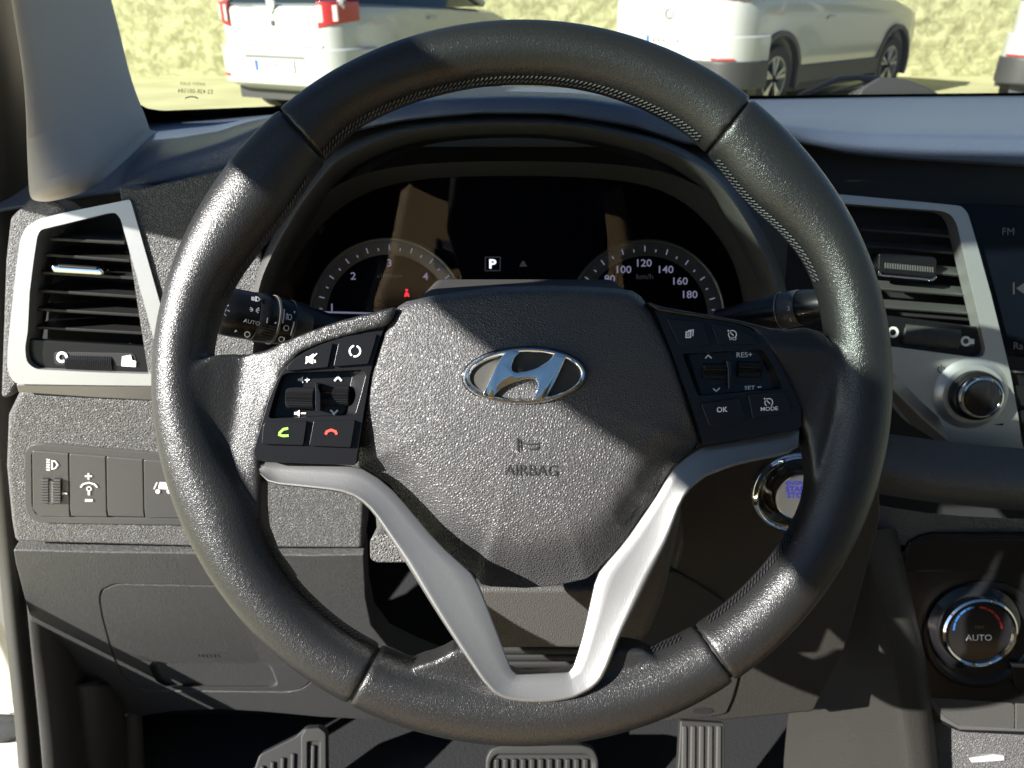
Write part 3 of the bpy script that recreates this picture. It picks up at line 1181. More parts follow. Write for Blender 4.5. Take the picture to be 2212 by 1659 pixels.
def build_dash_top():
    us = np.concatenate([np.linspace(-120, 560, 26), np.linspace(590, 1640, 50), np.linspace(1665, 2420, 26)])
    r0 = [(u, v) for u, v in BASE]
    r1 = [(-120, 330, .80), (100, 322, .84), (292, 299, .92), (470, 284, .95), (600, 255, .90), (760, 217, .85), (950, 193, .82), (1100, 184, .80), (1250, 189, .82), (1400, 206, .86), (1560, 236, .95), (1667, 249, 1.0), (2420, 252, 1.0)]
    r2 = [(-120, 470, .66), (85, 436, .68), (180, 420, .68), (250, 400, .68), (300, 366, .68), (360, 341, .675), (480, 302, .66), (600, 252, .645), (720, 236, .635), (850, 222, .63), (950, 211, .62), (1100, 206, .62), (1250, 209, .62), (1366, 225, .63), (1480, 258, .65), (1580, 276, .68), (1667, 262, .72), (1771, 276, .74), (1872, 286, .745), (2212, 292, .75), (2420, 294, .75)]
    r3 = [(-120, 478, .665), (85, 445, .685), (180, 432, .685), (250, 424, .68), (300, 414, .675), (360, 403, .67), (470, 381, .66), (560, 350, .65), (640, 318, .64), (734, 294, .63), (869, 264, .615), (1037, 248, .61), (1205, 250, .61), (1373, 279, .62), (1477, 315, .64), (1600, 330, .69), (1728, 312, .725), (1838, 337, .73), (1973, 350, .735), (2212, 365, .735), (2420, 372, .735)]
    A = [pZ(u, interp_row(r0, [u])[0][0] - 1.5, ZB - .001) for u in us]
    B = [pY(u, *interp_row(r1, [u])[0]) for u in us]
    C = [pY(u, *interp_row(r2, [u])[0]) for u in us]
    D = [pY(u, *interp_row(r3, [u])[0]) for u in us]
    rows = [A, [a.lerp(b, .6) for a, b in zip(A, B)], [a.lerp(b, .96) for a, b in zip(A, B)], B, [b.lerp(c, .5) for b, c in zip(B, C)], [b.lerp(c, .93) for b, c in zip(B, C)],
            [c.lerp(d, .10) for c, d in zip(C, D)], [c.lerp(d, .5) for c, d in zip(C, D)], [c.lerp(d, .9) for c, d in zip(C, D)], [d + Vector((0, .012, -.002)) for d in D], [d + Vector((0, .06, .002)) for d in D]]
    loft('upper_pad', rows, 'dash_top_skytint', DASH, sub=2, label='soft upper pad and hood of the dashboard')
    # defroster grille by the pillar
    P = PL(pZ(450, 268, ZB + .006), (0, -.1, 1))
    # instrument hood: inner lip and the dark throat behind it
    lip = [(552, 640), (566, 590), (600, 520), (648, 440), (700, 372), (734, 340), (800, 306), (869, 283), (950, 270), (1037, 264), (1120, 263), (1205, 266), (1290, 277), (1373, 297), (1440, 320), (1510, 360), (1572, 416), (1630, 505), (1668, 590), (1690, 680)]
    lip = catmull(lip, 4, closed=False)
    cx, cy = 1115, 640
    def inset(f, dy=0):
        return [(cx + (u - cx) * f, cy + (v - cy) * f + dy) for u, v in lip]
    o0 = [pY(u, v, .645) for u, v in inset(1.035)]
    o1 = [pY(u, v, .612) for u, v in inset(1.012)]
    o2 = [pY(u, v, .606) for u, v in inset(.995)]
    o3 = [pY(u, v, .612) for u, v in inset(.972)]
    o4 = [pY(u, v, .66) for u, v in inset(.93)]
    o5 = [pY(u, v, .80) for u, v in inset(.80, -40)]
    loft('cluster_hood', [o0, o1, o2, o3, o4, o5], 'dash_fine', DASH, sub=1, label='arched hood lip round the instrument cluster')
    # closing panel between the pad and the lip
    top = [pY(u, interp_row(r3, [u])[0][0] - 6, interp_row(r3, [u])[0][1] + .035) for u in np.linspace(540, 1720, 60)]
    q = np.array(lip)
    low = [pY(u, np.interp(u, q[:, 0], q[:, 1]), .640) for u in np.linspace(552, 1690, 60)]
    loft('hood_face', [top, [a.lerp(b, .5) for a, b in zip(top, low)], low], 'matte_black', DASH, sub=0)


build_dash_top()

# planes of the dashboard's driver side
PD = PL(px(190, 620, .65), (.08, -.98, .18))          # upper face with the outer vent
PB = PL(PD.hit(190, 852), (.05, -.985, -.12))         # face with the switches
PK = PL(PB.hit(200, 1190), (.03, -.97, -.22))          # knee panel
PR = PL(px(2000, 700, .74), (-.10, -.95, .30))        # centre stack
PC = PL(px(2110, 1370, .71), (-.06, -.95, .30))       # climate panel
PS = PL(px(1640, 1100, .60), (.02, -.97, .14))       # panel with the start button


def ring_icon(name, cx, cy, r, wd, pl, mat, par, h=.0004):
    sheet(name, stroke(circ(cx, cy, r, 24), wd, True), pl, mat, par, h)


def build_dash_left():
    # grained face right of the outer vent
    slab('upper_panel', [(255, 400), (300, 408), (420, 380), (560, 345), (566, 590), (552, 720), (540, 880), (330, 880)], PD, 'dash_grain', DASH, h=.0075, depth=.05, bevel=.002)
    # sliver left of the vent
    slab('end_panel', [(20, 470), (66, 424), (130, 440), (160, 470), (90, 560), (50, 800), (20, 860), (0, 860), (10, 560)], PD, 'dash_grain', DASH, h=-.016, depth=.03, bevel=.004, seg=3)
    # lower face
    slab('switch_panel', [(14, 900), (40, 846), (420, 866), (770, 880), (792, 1060), (786, 1188), (480, 1186), (30, 1174), (22, 1130), (10, 1010)], PB, 'dash_grain', DASH, depth=.05, bevel=.006, seg=3)
    # knee panel and its little compartment lid
    knee = R6((85, 246), (600, 258), (1300, 266), (2000, 280)) + [(786, 1198), (790, 1290), (802, 1350), (838, 1396), (900, 1425), (960, 1448), (900, 1560)] + \
        R6((2050, 1318), (1700, 1285), (1400, 1268), (1100, 1283), (800, 1332), (480, 1332), (430, 1300), (330, 1050), (240, 850), (170, 600), (100, 335))
    lid = R6((640, 560), (652, 500), (740, 462), (1420, 475), (1900, 490), (2030, 560), (2030, 1000), (1995, 1100), (1940, 1140), (1850, 1160), (940, 1150), (860, 1122), (780, 1040), (720, 900), (660, 680))
    lid = fillet(lid, 10, 3)
    plate('knee_panel', knee, lid, PK, 'knee_plastic', DASH, depth=.03, bevel=.0016, seg=3, floor=.006)
    cx, cy = np.mean(np.array(lid), 0)
    lid2 = [(cx + (u - cx) * .991, cy + (v - cy) * .985) for u, v in lid]
    rec = fillet(R6((955, 985), (990, 955), (1690, 955), (1745, 985), (1790, 1110), (1750, 1128), (1060, 1122), (1000, 1085)), 8, 3)
    plate('compartment_lid', lid2, rec, PK, 'knee_plastic', DASH, depth=.0055, bevel=.0013, seg=3, inner2=shrink(rec, .90, .50, 4, 2), floor=.017, label='coin compartment lid with a recessed pull')
    sheet('pull_mark', [p for s in range(6) for p in stroke(R6((1275 + 25 * s, 915), (1285 + 25 * s, 935)), 2.2)], PK, 'matte_black', DASH)

    # ---- outer vent
    outer = fillet(R4((838, 150), (640, 190), (430, 232), (250, 275), (172, 322), (130, 400), (100, 620), (70, 900), (48, 1120), (46, 1230), (62, 1290), (104, 1338), (600, 1345), (1060, 1350), (1100, 1300), (1045, 875)), [6, 10, 14, 14, 14, 14, 20, 20, 20, 20, 16, 12, 10, 6, 6, 6], 3)
    inner = fillet(R4((262, 345), (400, 312), (690, 240), (745, 236), (775, 275), (880, 650), (1000, 1090), (1010, 1276), (600, 1262), (230, 1243), (172, 1200), (160, 1110), (178, 1000), (190, 750), (215, 550), (240, 385)), [8, 6, 8, 8, 8, 4, 6, 6, 4, 14, 12, 10, 6, 6, 6, 8], 3)
    v = plate('air_vent', outer, inner, PD, 'silver', DASH, h=.010, depth=.024, bevel=.0022, seg=3, label='silver framed outer air vent beside the pillar')
    slab('frame_lip', R4((104, 1343), (600, 1350), (1060, 1355), (1060, 1448), (600, 1425), (118, 1392)), PL(PD.hit(190, 831, .009), (.05, -.95, -.30)), 'silver_dark', v, h=0, depth=.014, bevel=.001)
    slab('vent_throat', [(u, w_) for u, w_ in inner], PD, 'matte_black', v, h=-.055, depth=.004, bevel=0)
    for a, b in (((318, 396), (800, 421)), ((288, 498), (832, 536)), ((262, 612), (858, 648)), ((243, 728), (897, 770)), ((232, 848), (932, 890)), ((222, 965), (972, 1006))):
        (u0, v0), (u1, v1) = R4(a, b)
        p0, p1 = PD.hit(u0, v0, -.003), PD.hit(u1, v1, -.003)
        dn = Vector((0, 0, -.0028))
        bk = Vector((0, .045, -.006))
        V = [p0, p1, p1 + bk, p0 + bk, p0 + dn, p1 + dn, p1 + bk + dn, p0 + bk + dn]
        V, F = fixnormals(V, [(0, 1, 2, 3), (4, 5, 6, 7), (0, 1, 5, 4), (1, 2, 6, 5), (2, 3, 7, 6), (3, 0, 4, 7)])
        mk('slat', V, F, 'slat_black', v, bevel=.0006)
    slab('vent_handle', R4((322, 585), (345, 572), (640, 592), (668, 620), (655, 640), (340, 622)), PD, 'chrome', v, h=.004, depth=.012, bevel=.0018, seg=3)
    slab('vent_handle', R4((370, 570), (620, 588), (630, 606), (375, 590)), PD, 'slat_black', v, h=.0055, depth=.006, bevel=.0008)
    slab('vent_plate', R4((172, 1010), (185, 1050), (985, 1098), (1010, 1100), (1010, 1272), (600, 1262), (230, 1240), (172, 1200), (160, 1110)), PD, 'satin_black', v, h=.004, depth=.006, bevel=.0008)
    slab('wheel_slot', fillet(R4((345, 1130), (870, 1140), (880, 1225), (350, 1215)), 10, 4), PD, 'matte_black', v, h=.0045, depth=.002, bevel=.0004)
    a, b = PD.hit(*R4((455, 1180))[0], -.006), PD.hit(*R4((755, 1188))[0], -.006)
    rod('thumbwheel', a, b, [(0, .010), (.03, .012), (.97, .012), (1, .010)], 'slat_black', v, n=30)
    for i in range(26):
        s = (i + .5) / 26
        c = a.lerp(b, s)
        rod('ridge', c - (b - a) * .010, c + (b - a) * .010, [(0, .0126), (1, .0126)], 'satin_black', v, n=20)
    ring_icon('symbol', *R4((398, 1165))[0], 9.5, 5.5, PD, 'print_white', v, .0055)
    sheet('symbol', [R4((780, 1222), (785, 1160), (840, 1150), (850, 1185), (875, 1190), (872, 1228))], PD, 'print_white', v, .0055)

    # ---- switch bank
    fr = fillet(S6((195, 420), (240, 358), (330, 350), (1300, 428), (1520, 446), (1540, 990), (300, 970), (235, 930), (198, 850)), [12, 12, 10, 4, 4, 4, 14, 14, 12], 3)
    inn = fillet(S6((246, 430), (262, 402), (330, 402), (1500, 500), (1520, 940), (330, 922), (275, 900), (250, 830)), [6, 6, 4, 3, 3, 6, 8, 6], 3)
    sb = plate('switch_bank', fr, inn, PB, 'switch_plastic', DASH, h=.003, depth=.012, bevel=.0012, seg=3, floor=.006, label='row of four grey switches left of the steering wheel')
    for i in range(4):
        x0, x1 = 252 + 294 * i, 252 + 294 * i + 288
        y = 404 + 24 * i
        p = S6((x0, y + 6), (x0 + 10, y), (x1, y + 22), (x1 + 8, 880 + 6 * i), (x1 + 14, 925), (x0 + 50 if i == 0 else x0 + 16, 918), (x0 + 6, 860))
        if i == 3:
            p = S6((x0, y + 6), (x0 + 10, y), (1490, 500), (1515, 900), (1515, 934), (x0 + 16, 932), (x0 + 6, 866))
        slab('switch_button', p, PB, 'switch_plastic', sb, h=.0042, depth=.010, bevel=.0012, seg=3)
    W = 'print_white'
    # headlamp levelling wheel and symbols
    for x in (325, 420):
        u0, v0 = S6((x, 628))[0]
        u1, v1 = S6((x + 58, 820))[0]
        slab('levelling_wheel', rects(u0, v0, u1, v1), PB, 'slat_black', sb, h=.0062, depth=.006, bevel=.0006)
        for k in range(9):
            vv = v0 + (v1 - v0) * (k + .5) / 9
            slab('ridge', rects(u0 + .5, vv - 1.3, u1 - .5, vv + 1.3), PB, 'switch_plastic', sb, h=.0072, depth=.0015, bevel=.0002)
    slab('wheel_gap', [S6((384, 640))[0], S6((420, 640))[0], S6((420, 820))[0], S6((384, 820))[0]], PB, 'print_dim', sb, h=.0052, depth=.003, bevel=.0002)
    sheet('symbol', stroke(S6((490, 738), (530, 738)), 3.6), PB, W, sb, .0050)
    sheet('symbol', stroke([*S6((410, 480), (410, 545))] + [(S6((435, 540))[0]), *S6((455, 512), (435, 484))], 2.6, True), PB, W, sb, .0050)
    sheet('symbol', [q for k in range(5) for q in stroke(S6((366, 470 + 20 * k), (394, 474 + 20 * k)), 3)], PB, W, sb, .0050)
    sheet('symbol', stroke(S6((670, 602), (726, 602)), 3.4), PB, W, sb, .0050)
    sheet('symbol', stroke(S6((698, 578), (698, 592)), 3.4) + stroke(S6((698, 612), (698, 628)), 3.4), PB, W, sb, .0050)
    sheet('symbol', stroke(S6((672, 793), (732, 793)), 5), PB, W, sb, .0050)
    sheet('symbol', stroke(S6((635, 690), (655, 665), (700, 652), (745, 665), (768, 690)), 3.2), PB, W, sb, .0050)
    ring_icon('symbol', *S6((702, 702))[0], 4.6, 2, PB, W, sb, .0050)
    sheet('symbol', stroke(S6((702, 724), (702, 752)), 4.4), PB, W, sb, .0050)
    sheet('symbol', [S6((1248, 690), (1262, 648), (1318, 652), (1330, 694), (1322, 706), (1256, 702))], PB, W, sb, .0050)
    sheet('symbol', stroke(S6((1240, 650), (1216, 704)), 2.4) + stroke(S6((1336, 655), (1350, 705)), 2.4), PB, W, sb, .0050)
    sheet('symbol', [circ(*S6((1246, 722))[0], 5, 12), circ(*S6((1334, 722))[0], 5, 12)], PB, W, sb, .0050)


build_dash_left()


def build_dash_right():
    # dark recess above the centre vent
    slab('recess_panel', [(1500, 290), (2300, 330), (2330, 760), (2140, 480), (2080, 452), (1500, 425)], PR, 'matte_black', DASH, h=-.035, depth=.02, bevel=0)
    # ---- silver centre frame with the vent
    outer = fillet(R5((600, 105), (1030, 118), (1540, 165), (1810, 192), (1852, 240), (1920, 470), (2000, 760), (2060, 1000), (2130, 1290), (2178, 1560), (2195, 1700), (2240, 1850), (1900, 1830), (1640, 1690), (1480, 1590), (1355, 1430), (1280, 1240), (600, 1040)), [4, 10, 10, 8, 8, 8, 8, 8, 8, 8, 8, 12, 20, 20, 20, 14, 10, 4], 3)
    inner = fillet(R5((640, 150), (1060, 178), (1690, 226), (1745, 252), (1780, 310), (1850, 620), (1935, 980), (1966, 1115), (1950, 1160), (1900, 1168), (1350, 1095), (640, 1010)), [4, 8, 10, 10, 10, 6, 6, 8, 8, 8, 6, 4], 3)
    f = plate('center_frame', outer, inner, PR, 'silver', DASH, h=.012, depth=.020, bevel=.0022, seg=3, label='silver frame round the centre air vent and volume knob')
    # underside return of the frame
    slab('frame_return', R5((1240, 1260), (1355, 1440), (1480, 1600), (1640, 1700), (1900, 1840), (2260, 1870)) + [(2300, 1000), (2300, 992), (2060, 962)] + R5((1560, 1560), (1400, 1400)), PL(PR.hit(2000, 960, .0), (-.1, -.80, -.58)), 'silver_dark', f, h=.002, depth=.02, bevel=.0015)
    slab('vent_throat', inner, PR, 'matte_black', f, h=-.06, depth=.004, bevel=0)
    for i, (a, b, hh) in enumerate((((1160, 300), (1765, 345), 40), ((1100, 400), (1790, 450), 42), ((1100, 520), (1840, 590), 48), ((1100, 655), (1870, 715), 52), ((1100, 775), (1900, 835), 50))):
        (u0, v0), (u1, v1) = R5(a, b)
        hh *= .336
        p0, p1 = PR.hit(u0, v0, -.022), PR.hit(u1, v1, -.022)
        q0, q1 = PR.hit(u0, v0 + hh, -.006), PR.hit(u1, v1 + hh, -.006)
        dn = Vector((0, .002, -.003))
        V, F = fixnormals([p0, p1, q1, q0, p0 + dn, p1 + dn, q1 + dn, q0 + dn], [(0, 1, 2, 3), (4, 5, 6, 7), (0, 1, 5, 4), (1, 2, 6, 5), (2, 3, 7, 6), (3, 0, 4, 7)])
        mk('slat', V, F, 'slat_dusty', f, bevel=.0008)
    slab('vent_handle', R5((1275, 500), (1300, 492), (1640, 520), (1655, 545), (1645, 650), (1620, 658), (1290, 625), (1272, 600)), PR, 'satin_black', f, h=.004, depth=.02, bevel=.0020, seg=3)
    for k in range(20):
        (u, v_), = R5((1318 + 16 * k, 558 + 1.45 * k))
        slab('grip_rib', rects(u, v_, u + 3.2, v_ + 12), PR, 'switch_plastic', f, h=.0052, depth=.002, bevel=.0003)
    slab('handle_trim', R5((1278, 605), (1300, 632), (1620, 660), (1650, 640), (1652, 655), (1625, 676), (1295, 645), (1275, 620)), PR, 'chrome', f, h=.003, depth=.006, bevel=.0006)
    slab('inner_trim', R5((1762, 262), (1790, 330), (1860, 640), (1925, 945), (1908, 962), (1896, 950), (1840, 640), (1775, 340), (1745, 275)), PR, 'silver_dark', f, h=.002, depth=.008, bevel=.001)
    slab('vent_plate', R5((1200, 880), (1900, 968), (1940, 965), (1964, 1115), (1950, 1158), (1900, 1166), (1350, 1093), (1200, 1070)), PR, 'satin_black', f, h=.004, depth=.006, bevel=.0008)
    a, b = PR.hit(*R5((1415, 1015))[0], -.004), PR.hit(*R5((1768, 1050))[0], -.004)
    rod('thumbwheel', a, b, [(0, .010), (.03, .0125), (.97, .0125), (1, .010)], 'switch_plastic', f, n=30)
    for i in range(24):
        c = a.lerp(b, (i + .5) / 24)
        rod('ridge', c - (b - a) * .011, c + (b - a) * .011, [(0, .0131), (1, .0131)], 'slat_dusty', f, n=22)
    ring_icon('symbol', *R5((1370, 1005))[0], 9.5, 5.5, PR, 'print_white', f, .0052)
    slab('symbol_plate', R5((1792, 1025), (1890, 1045), (1890, 1100), (1786, 1088)), PR, 'slat_dusty', f, h=.0048, depth=.002, bevel=.0003)
    ring_icon('symbol', *R5((1838, 1062))[0], 8.5, 5, PR, 'print_white', f, .0055)
    sheet('symbol', [R5((1862, 1045), (1892, 1050), (1892, 1080), (1862, 1082))], PR, 'print_white', f, .0055)
    # power mark and volume knob
    c = R5((1680, 1243))[0]
    sheet('symbol', stroke(arc(c[0], c[1], 7, 125, 415, 16), 1.8), PR, 'print_black', f, .0126)
    sheet('symbol', stroke([(c[0], c[1] - 10), (c[0], c[1])], 1.8), PR, 'print_black', f, .0126)
    kc = R5((1905, 1412))[0]
    kn = lathe('volume_knob', PR, kc, [(76, .0125), (72, .0135), (62, .019), (56, .0195), (54, .0195)], 'silver', DASH, at=.024, n=56, label='round chrome ringed volume knob')
    lathe('knob_ring', PR, kc, [(52, .013), (52, .026), (50, .029), (46, .030), (44, .0295), (43, .028), (36, .027)], 'satin_black', kn, at=.024, n=64)
    lathe('knob_chrome', PR, kc, [(44, .028), (43.5, .034), (41, .0365), (38, .0368), (35, .034), (34, .033)], 'chrome', kn, at=.024, n=64)
    lathe('knob_face', PR, kc, [(36, .030), (36, .0345), (30, .0352), (0.5, .0352)], 'gloss_black', kn, at=.024, n=48)
    sheet('symbol', [R5((2010, 1600), (2080, 1590), (2078, 1604))], PR, 'print_black', f, .0126)
    # ---- screen and its keys
    sc = slab('radio_screen', [(2076, 440), (2330, 448), (2400, 790), (2166, 764)], PR, 'screen', DASH, h=.000, depth=.02, bevel=.001, label='dark glossy radio screen showing FM')
    text('lettering', 'FM', 2178, 500, 15, PR, 'display_dim', sc, .0010, rot=-2, wide=1.05)
    sheet('symbol', stroke([(2190, 610), (2190, 636)], 4), PR, 'display_dim', sc, .0010)
    sheet('symbol', [[(2195, 623), (2214, 610), (2214, 636)]], PR, 'display_dim', sc, .0010)
    text('lettering', 'Ra', 2200, 747, 15, PR, 'display_dim', sc, .0010, rot=-2)
    slab('key_trim', [(2180, 800), (2330, 806), (2330, 811), (2181, 805)], PR, 'silver_dark', sc, h=.004, depth=.01, bevel=.0005)
    slab('radio_key', fillet([(2190, 832), (2330, 840), (2340, 884), (2196, 876)], 8), PR, 'gloss_black', sc, h=.006, depth=.012, bevel=.0025, seg=3)
    slab('radio_key', fillet([(2198, 886), (2340, 894), (2350, 946), (2212, 936)], 8), PR, 'gloss_black', sc, h=.006, depth=.012, bevel=.0025, seg=3)
    slab('key_panel', [(2166, 766), (2400, 792), (2440, 1010), (2200, 1000)], PR, 'satin_black', sc, h=-.001, depth=.01, bevel=.0005)

    # ---- grained bolster under the frame, start button panel, console side
    rows = []
    for (u0, v0, u1, v1, d) in ((1700, 900, 2400, 980, .70), (1740, 960, 2400, 1040, .665), (1780, 1005, 2400, 1075, .660), (1800, 1030, 2400, 1092, .675), (1800, 1050, 2400, 1110, .74)):
        rows.append([px(u0 + (u1 - u0) * s, v0 + (v1 - v0) * s + 14 * sin(pi * s) , d) for s in np.linspace(0, 1, 24)])
    loft('bolster', rows, 'dash_grain', DASH, sub=2)
    ps = [(1440, 860), (1800, 880), (1900, 1000), (1905, 1120), (1830, 1400), (1760, 1540), (1560, 1560), (1400, 1500), (1395, 1400), (1440, 1290), (1470, 1170)]
    slab('start_panel', ps, PS, 'console_plastic', DASH, depth=.03, bevel=.004, seg=3)
    cover = catmull(S5((-70, 700), (60, 735), (150, 790), (225, 850), (280, 960), (305, 1100), (285, 1240), (245, 1360), (200, 1400), (0, 1420), (-160, 1400), (-200, 1000)), 3)
    slab('column_cover', cover, PS, 'console_plastic', DASH, h=.0025, depth=.01, bevel=.0018, seg=3)
    sheet('screw_hole', [circ(*S5((112, 1376))[0], 22, 20, 7)], PS, 'matte_black', DASH, .0032)
    bc = S5((562, 290))[0]
    bt = lathe('start_button', PS, bc, [(96, 0), (96, .003), (92, .006), (86, .0075), (80, .006), (77, .003), (76, -.004)], 'chrome', DASH, n=64, label='engine start stop button with chrome ring')
    lathe('button_well', PS, bc, [(79, .0005), (79, .004), (60, .002), (56, .001)], 'gloss_black', bt, n=48)
    lathe('button_bezel', PS, (bc[0] + 4, bc[1] + 2), [(54, .001), (54, .007), (52, .009), (50, .0085)], 'chrome', bt, n=48)
    lathe('button_face', PS, (bc[0] + 4, bc[1] + 2), [(50, .004), (50, .0088), (48, .0094), (1, .0094)], 'disc_white', bt, n=48)
    text('lettering', 'ENGINE', 1722, 1044, 8, PS, 'print_blue', bt, .0098, wide=1.2, bold=.01)
    text('lettering', 'START', 1724, 1056.5, 11.5, PS, 'print_blue', bt, .0098, wide=1.15, bold=.015)
    text('lettering', 'STOP', 1722, 1070, 11.5, PS, 'print_blue', bt, .0098, wide=1.15, bold=.015)
    # console flank with its crease
    A = [(1780, 1130, .70), (1752, 1300, .74), (1715, 1450, .80), (1695, 1600, .88), (1685, 1760, .92)]
    B = [(1860, 1150, .66), (1890, 1300, .66), (1930, 1450, .68), (1955, 1600, .70), (1970, 1760, .72)]
    Cc = [(1930, 1140, .675), (1960, 1300, .670), (2000, 1450, .682), (2010, 1600, .70), (2030, 1760, .72)]
    rows = []
    for a, b, c in zip(A, B, Cc):
        a, b, c = np.array(a), np.array(b), np.array(c)
        rows.append([px(*q) for q in [a, a * .66 + b * .34, a * .33 + b * .67, a * .06 + b * .94, b * .94 + c * .06, b * .5 + c * .5, c, c + np.array((10, 0, .03))]])
    loft('console_flank', rows, 'console_plastic', DASH, sub=2)
    top = [(1760, 1060, .70), (1860, 1085, .69), (2000, 1110, .69), (2150, 1120, .69), (2400, 1125, .69)]
    bot = [(1780, 1140, .70), (1860, 1160, .69), (1980, 1190, .70), (2150, 1170, .70), (2400, 1170, .70)]
    loft('console_shelf', [[px(*p) for p in top], [px(*p) for p in bot]], 'dash_grain', DASH, sub=1)
    # ---- climate panel
    o = fillet(S5((1066, 680), (1090, 600), (1165, 520), (1250, 500), (1760, 512), (1760, 1500), (1380, 1482), (1290, 1440), (1220, 1400), (1190, 1300), (1120, 1010), (1075, 840)), [10, 10, 14, 10, 4, 4, 20, 20, 14, 10, 10, 10], 4)
    cp = slab('climate_panel', o, PC, 'satin_black', DASH, h=.006, depth=.03, bevel=.003, seg=3, label='dark climate control panel with temperature dial')
    slab('tray_lid', S5((1130, 545), (1250, 520), (1760, 532), (1760, 690), (1090, 690)), PC, 'gloss_black', cp, h=.0066, depth=.006, bevel=.0012)
    slab('lower_lid', fillet(S5((1200, 1302), (1255, 1312), (1650, 1340), (1650, 1468), (1390, 1462), (1320, 1420)), 8), PC, 'dash_fine', cp, h=.0068, depth=.006, bevel=.001)
    slab('lower_lid', S5((1656, 1341), (1760, 1345), (1760, 1474), (1656, 1468)), PC, 'dash_fine', cp, h=.0068, depth=.006, bevel=.001)
    slab('edge_trim', S5((1150, 1180), (1168, 1180), (1240, 1310), (1300, 1400), (1380, 1452), (1760, 1470), (1760, 1482), (1380, 1470), (1285, 1420), (1220, 1320)), PC, 'switch_plastic', cp, h=.0075, depth=.006, bevel=.0006)
    slab('climate_key', fillet(S5((1635, 1145), (1760, 1150), (1760, 1300), (1690, 1295), (1650, 1250)), 6), PC, 'satin_black', cp, h=.011, depth=.008, bevel=.0022, seg=3)
    slab('key_trim', S5((1636, 1143), (1760, 1147), (1760, 1166), (1640, 1162)), PC, 'silver_dark', cp, h=.0118, depth=.004, bevel=.0006)
    dc = S5((1470, 983))[0]
    lathe('dial_dish', PC, dc, [(122, .0062), (122, .0078), (114, .0092), (106, .0085), (100, .0060)], 'satin_black', cp, n=64)
    dl = lathe('temperature_dial', PC, dc, [(98, .0064), (96, .009), (84, .012), (80, .013), (79, .013)], 'gloss_black', DASH, at=.016, n=64, label='chrome ringed temperature dial marked AUTO')
    lathe('dial_ring', PC, dc, [(78, .010), (78, .017), (76, .020), (72, .0212), (68, .0205), (66, .018)], 'chrome', dl, at=.016, n=72)
    lathe('dial_face', PC, dc, [(68, .012), (68, .0182), (1, .0182)], 'gloss_black', dl, at=.016, n=48)
    for col, a0, a1 in (('climate_blue', 178, 96), ('climate_red', 86, 4)):
        for k in range(4):
            b0 = a0 + (a1 - a0) * k / 4
            b1 = a0 + (a1 - a0) * (k + .88) / 4
            sheet('scale', stroke(arc(dc[0], dc[1], 52, b0, b1, 5), 4.5), PC, col, dl, .0187)
    text('lettering', 'AUTO', dc[0] + 2, dc[1] + 14, 13, PC, 'print_white', dl, .0187, wide=1.1)
    text('lettering', 'MAX', dc[0] + 4, dc[1] - 9, 6, PC, 'gauge_ring', dl, .0187, wide=1.1)
    # console below
    slab('console_face', [(2000, 1500), (2080, 1555), (2400, 1590), (2400, 1760), (2000, 1760), (1990, 1620)], PC, 'dash_grain', DASH, h=-.008, depth=.04, bevel=.003)
    slab('console_slot', [(2095, 1640), (2150, 1632), (2170, 1634), (2170, 1643), (2100, 1648)], PC, 'print_dim', DASH, h=-.006, depth=.006, bevel=.0006)


build_dash_right()


def build_column():
    t = thing('steering_column', px(1150, 1300, .52), 'dark steering column shroud behind the wheel with a grey tilt lever', 'column')
    Pc = PL(px(1150, 1250, .455), (0, -.80, .60))
    slab('shroud', fillet([(900, 640), (1380, 640), (1460, 900), (1478, 1110), (1440, 1290), (1400, 1388), (1340, 1402), (1050, 1400), (985, 1340), (930, 1200), (860, 900)], 30), PL(px(1150, 1250, .49), (0, -.85, .2)), 'dash_fine', t, depth=.10, bevel=.012, seg=4)
    slab('shroud_lower', [(1000, 1270), (1300, 1270), (1270, 1404), (1060, 1404)], PL(px(1150, 1330, .46), (0, -.97, .1)), 'dash_fine', t, depth=.03, bevel=.004, seg=3)
    for k in range(3):
        v = 1404 + 15 * k
        slab('boot_fold', [(1040, v), (1300, v), (1290, v + 14), (1050, v + 14)], PL(px(1150, 1420, .50), (0, -.97, -.1)), 'matte_black', t, h=-.003 * k, depth=.03, bevel=.003, seg=3)
    Pl = PL(px(850, 1190, .50), (0, -.95, .3))
    slab('tilt_lever', fillet([(799, 1166), (812, 1156), (900, 1150), (920, 1216), (812, 1216), (799, 1208)], 8), Pl, 'dash_grain', t, depth=.03, bevel=.004, seg=4)
    slab('lever_stem', [(808, 1090), (838, 1090), (842, 1165), (814, 1165)], Pl, 'dash_fine', t, h=-.012, depth=.02, bevel=.003)


build_column()


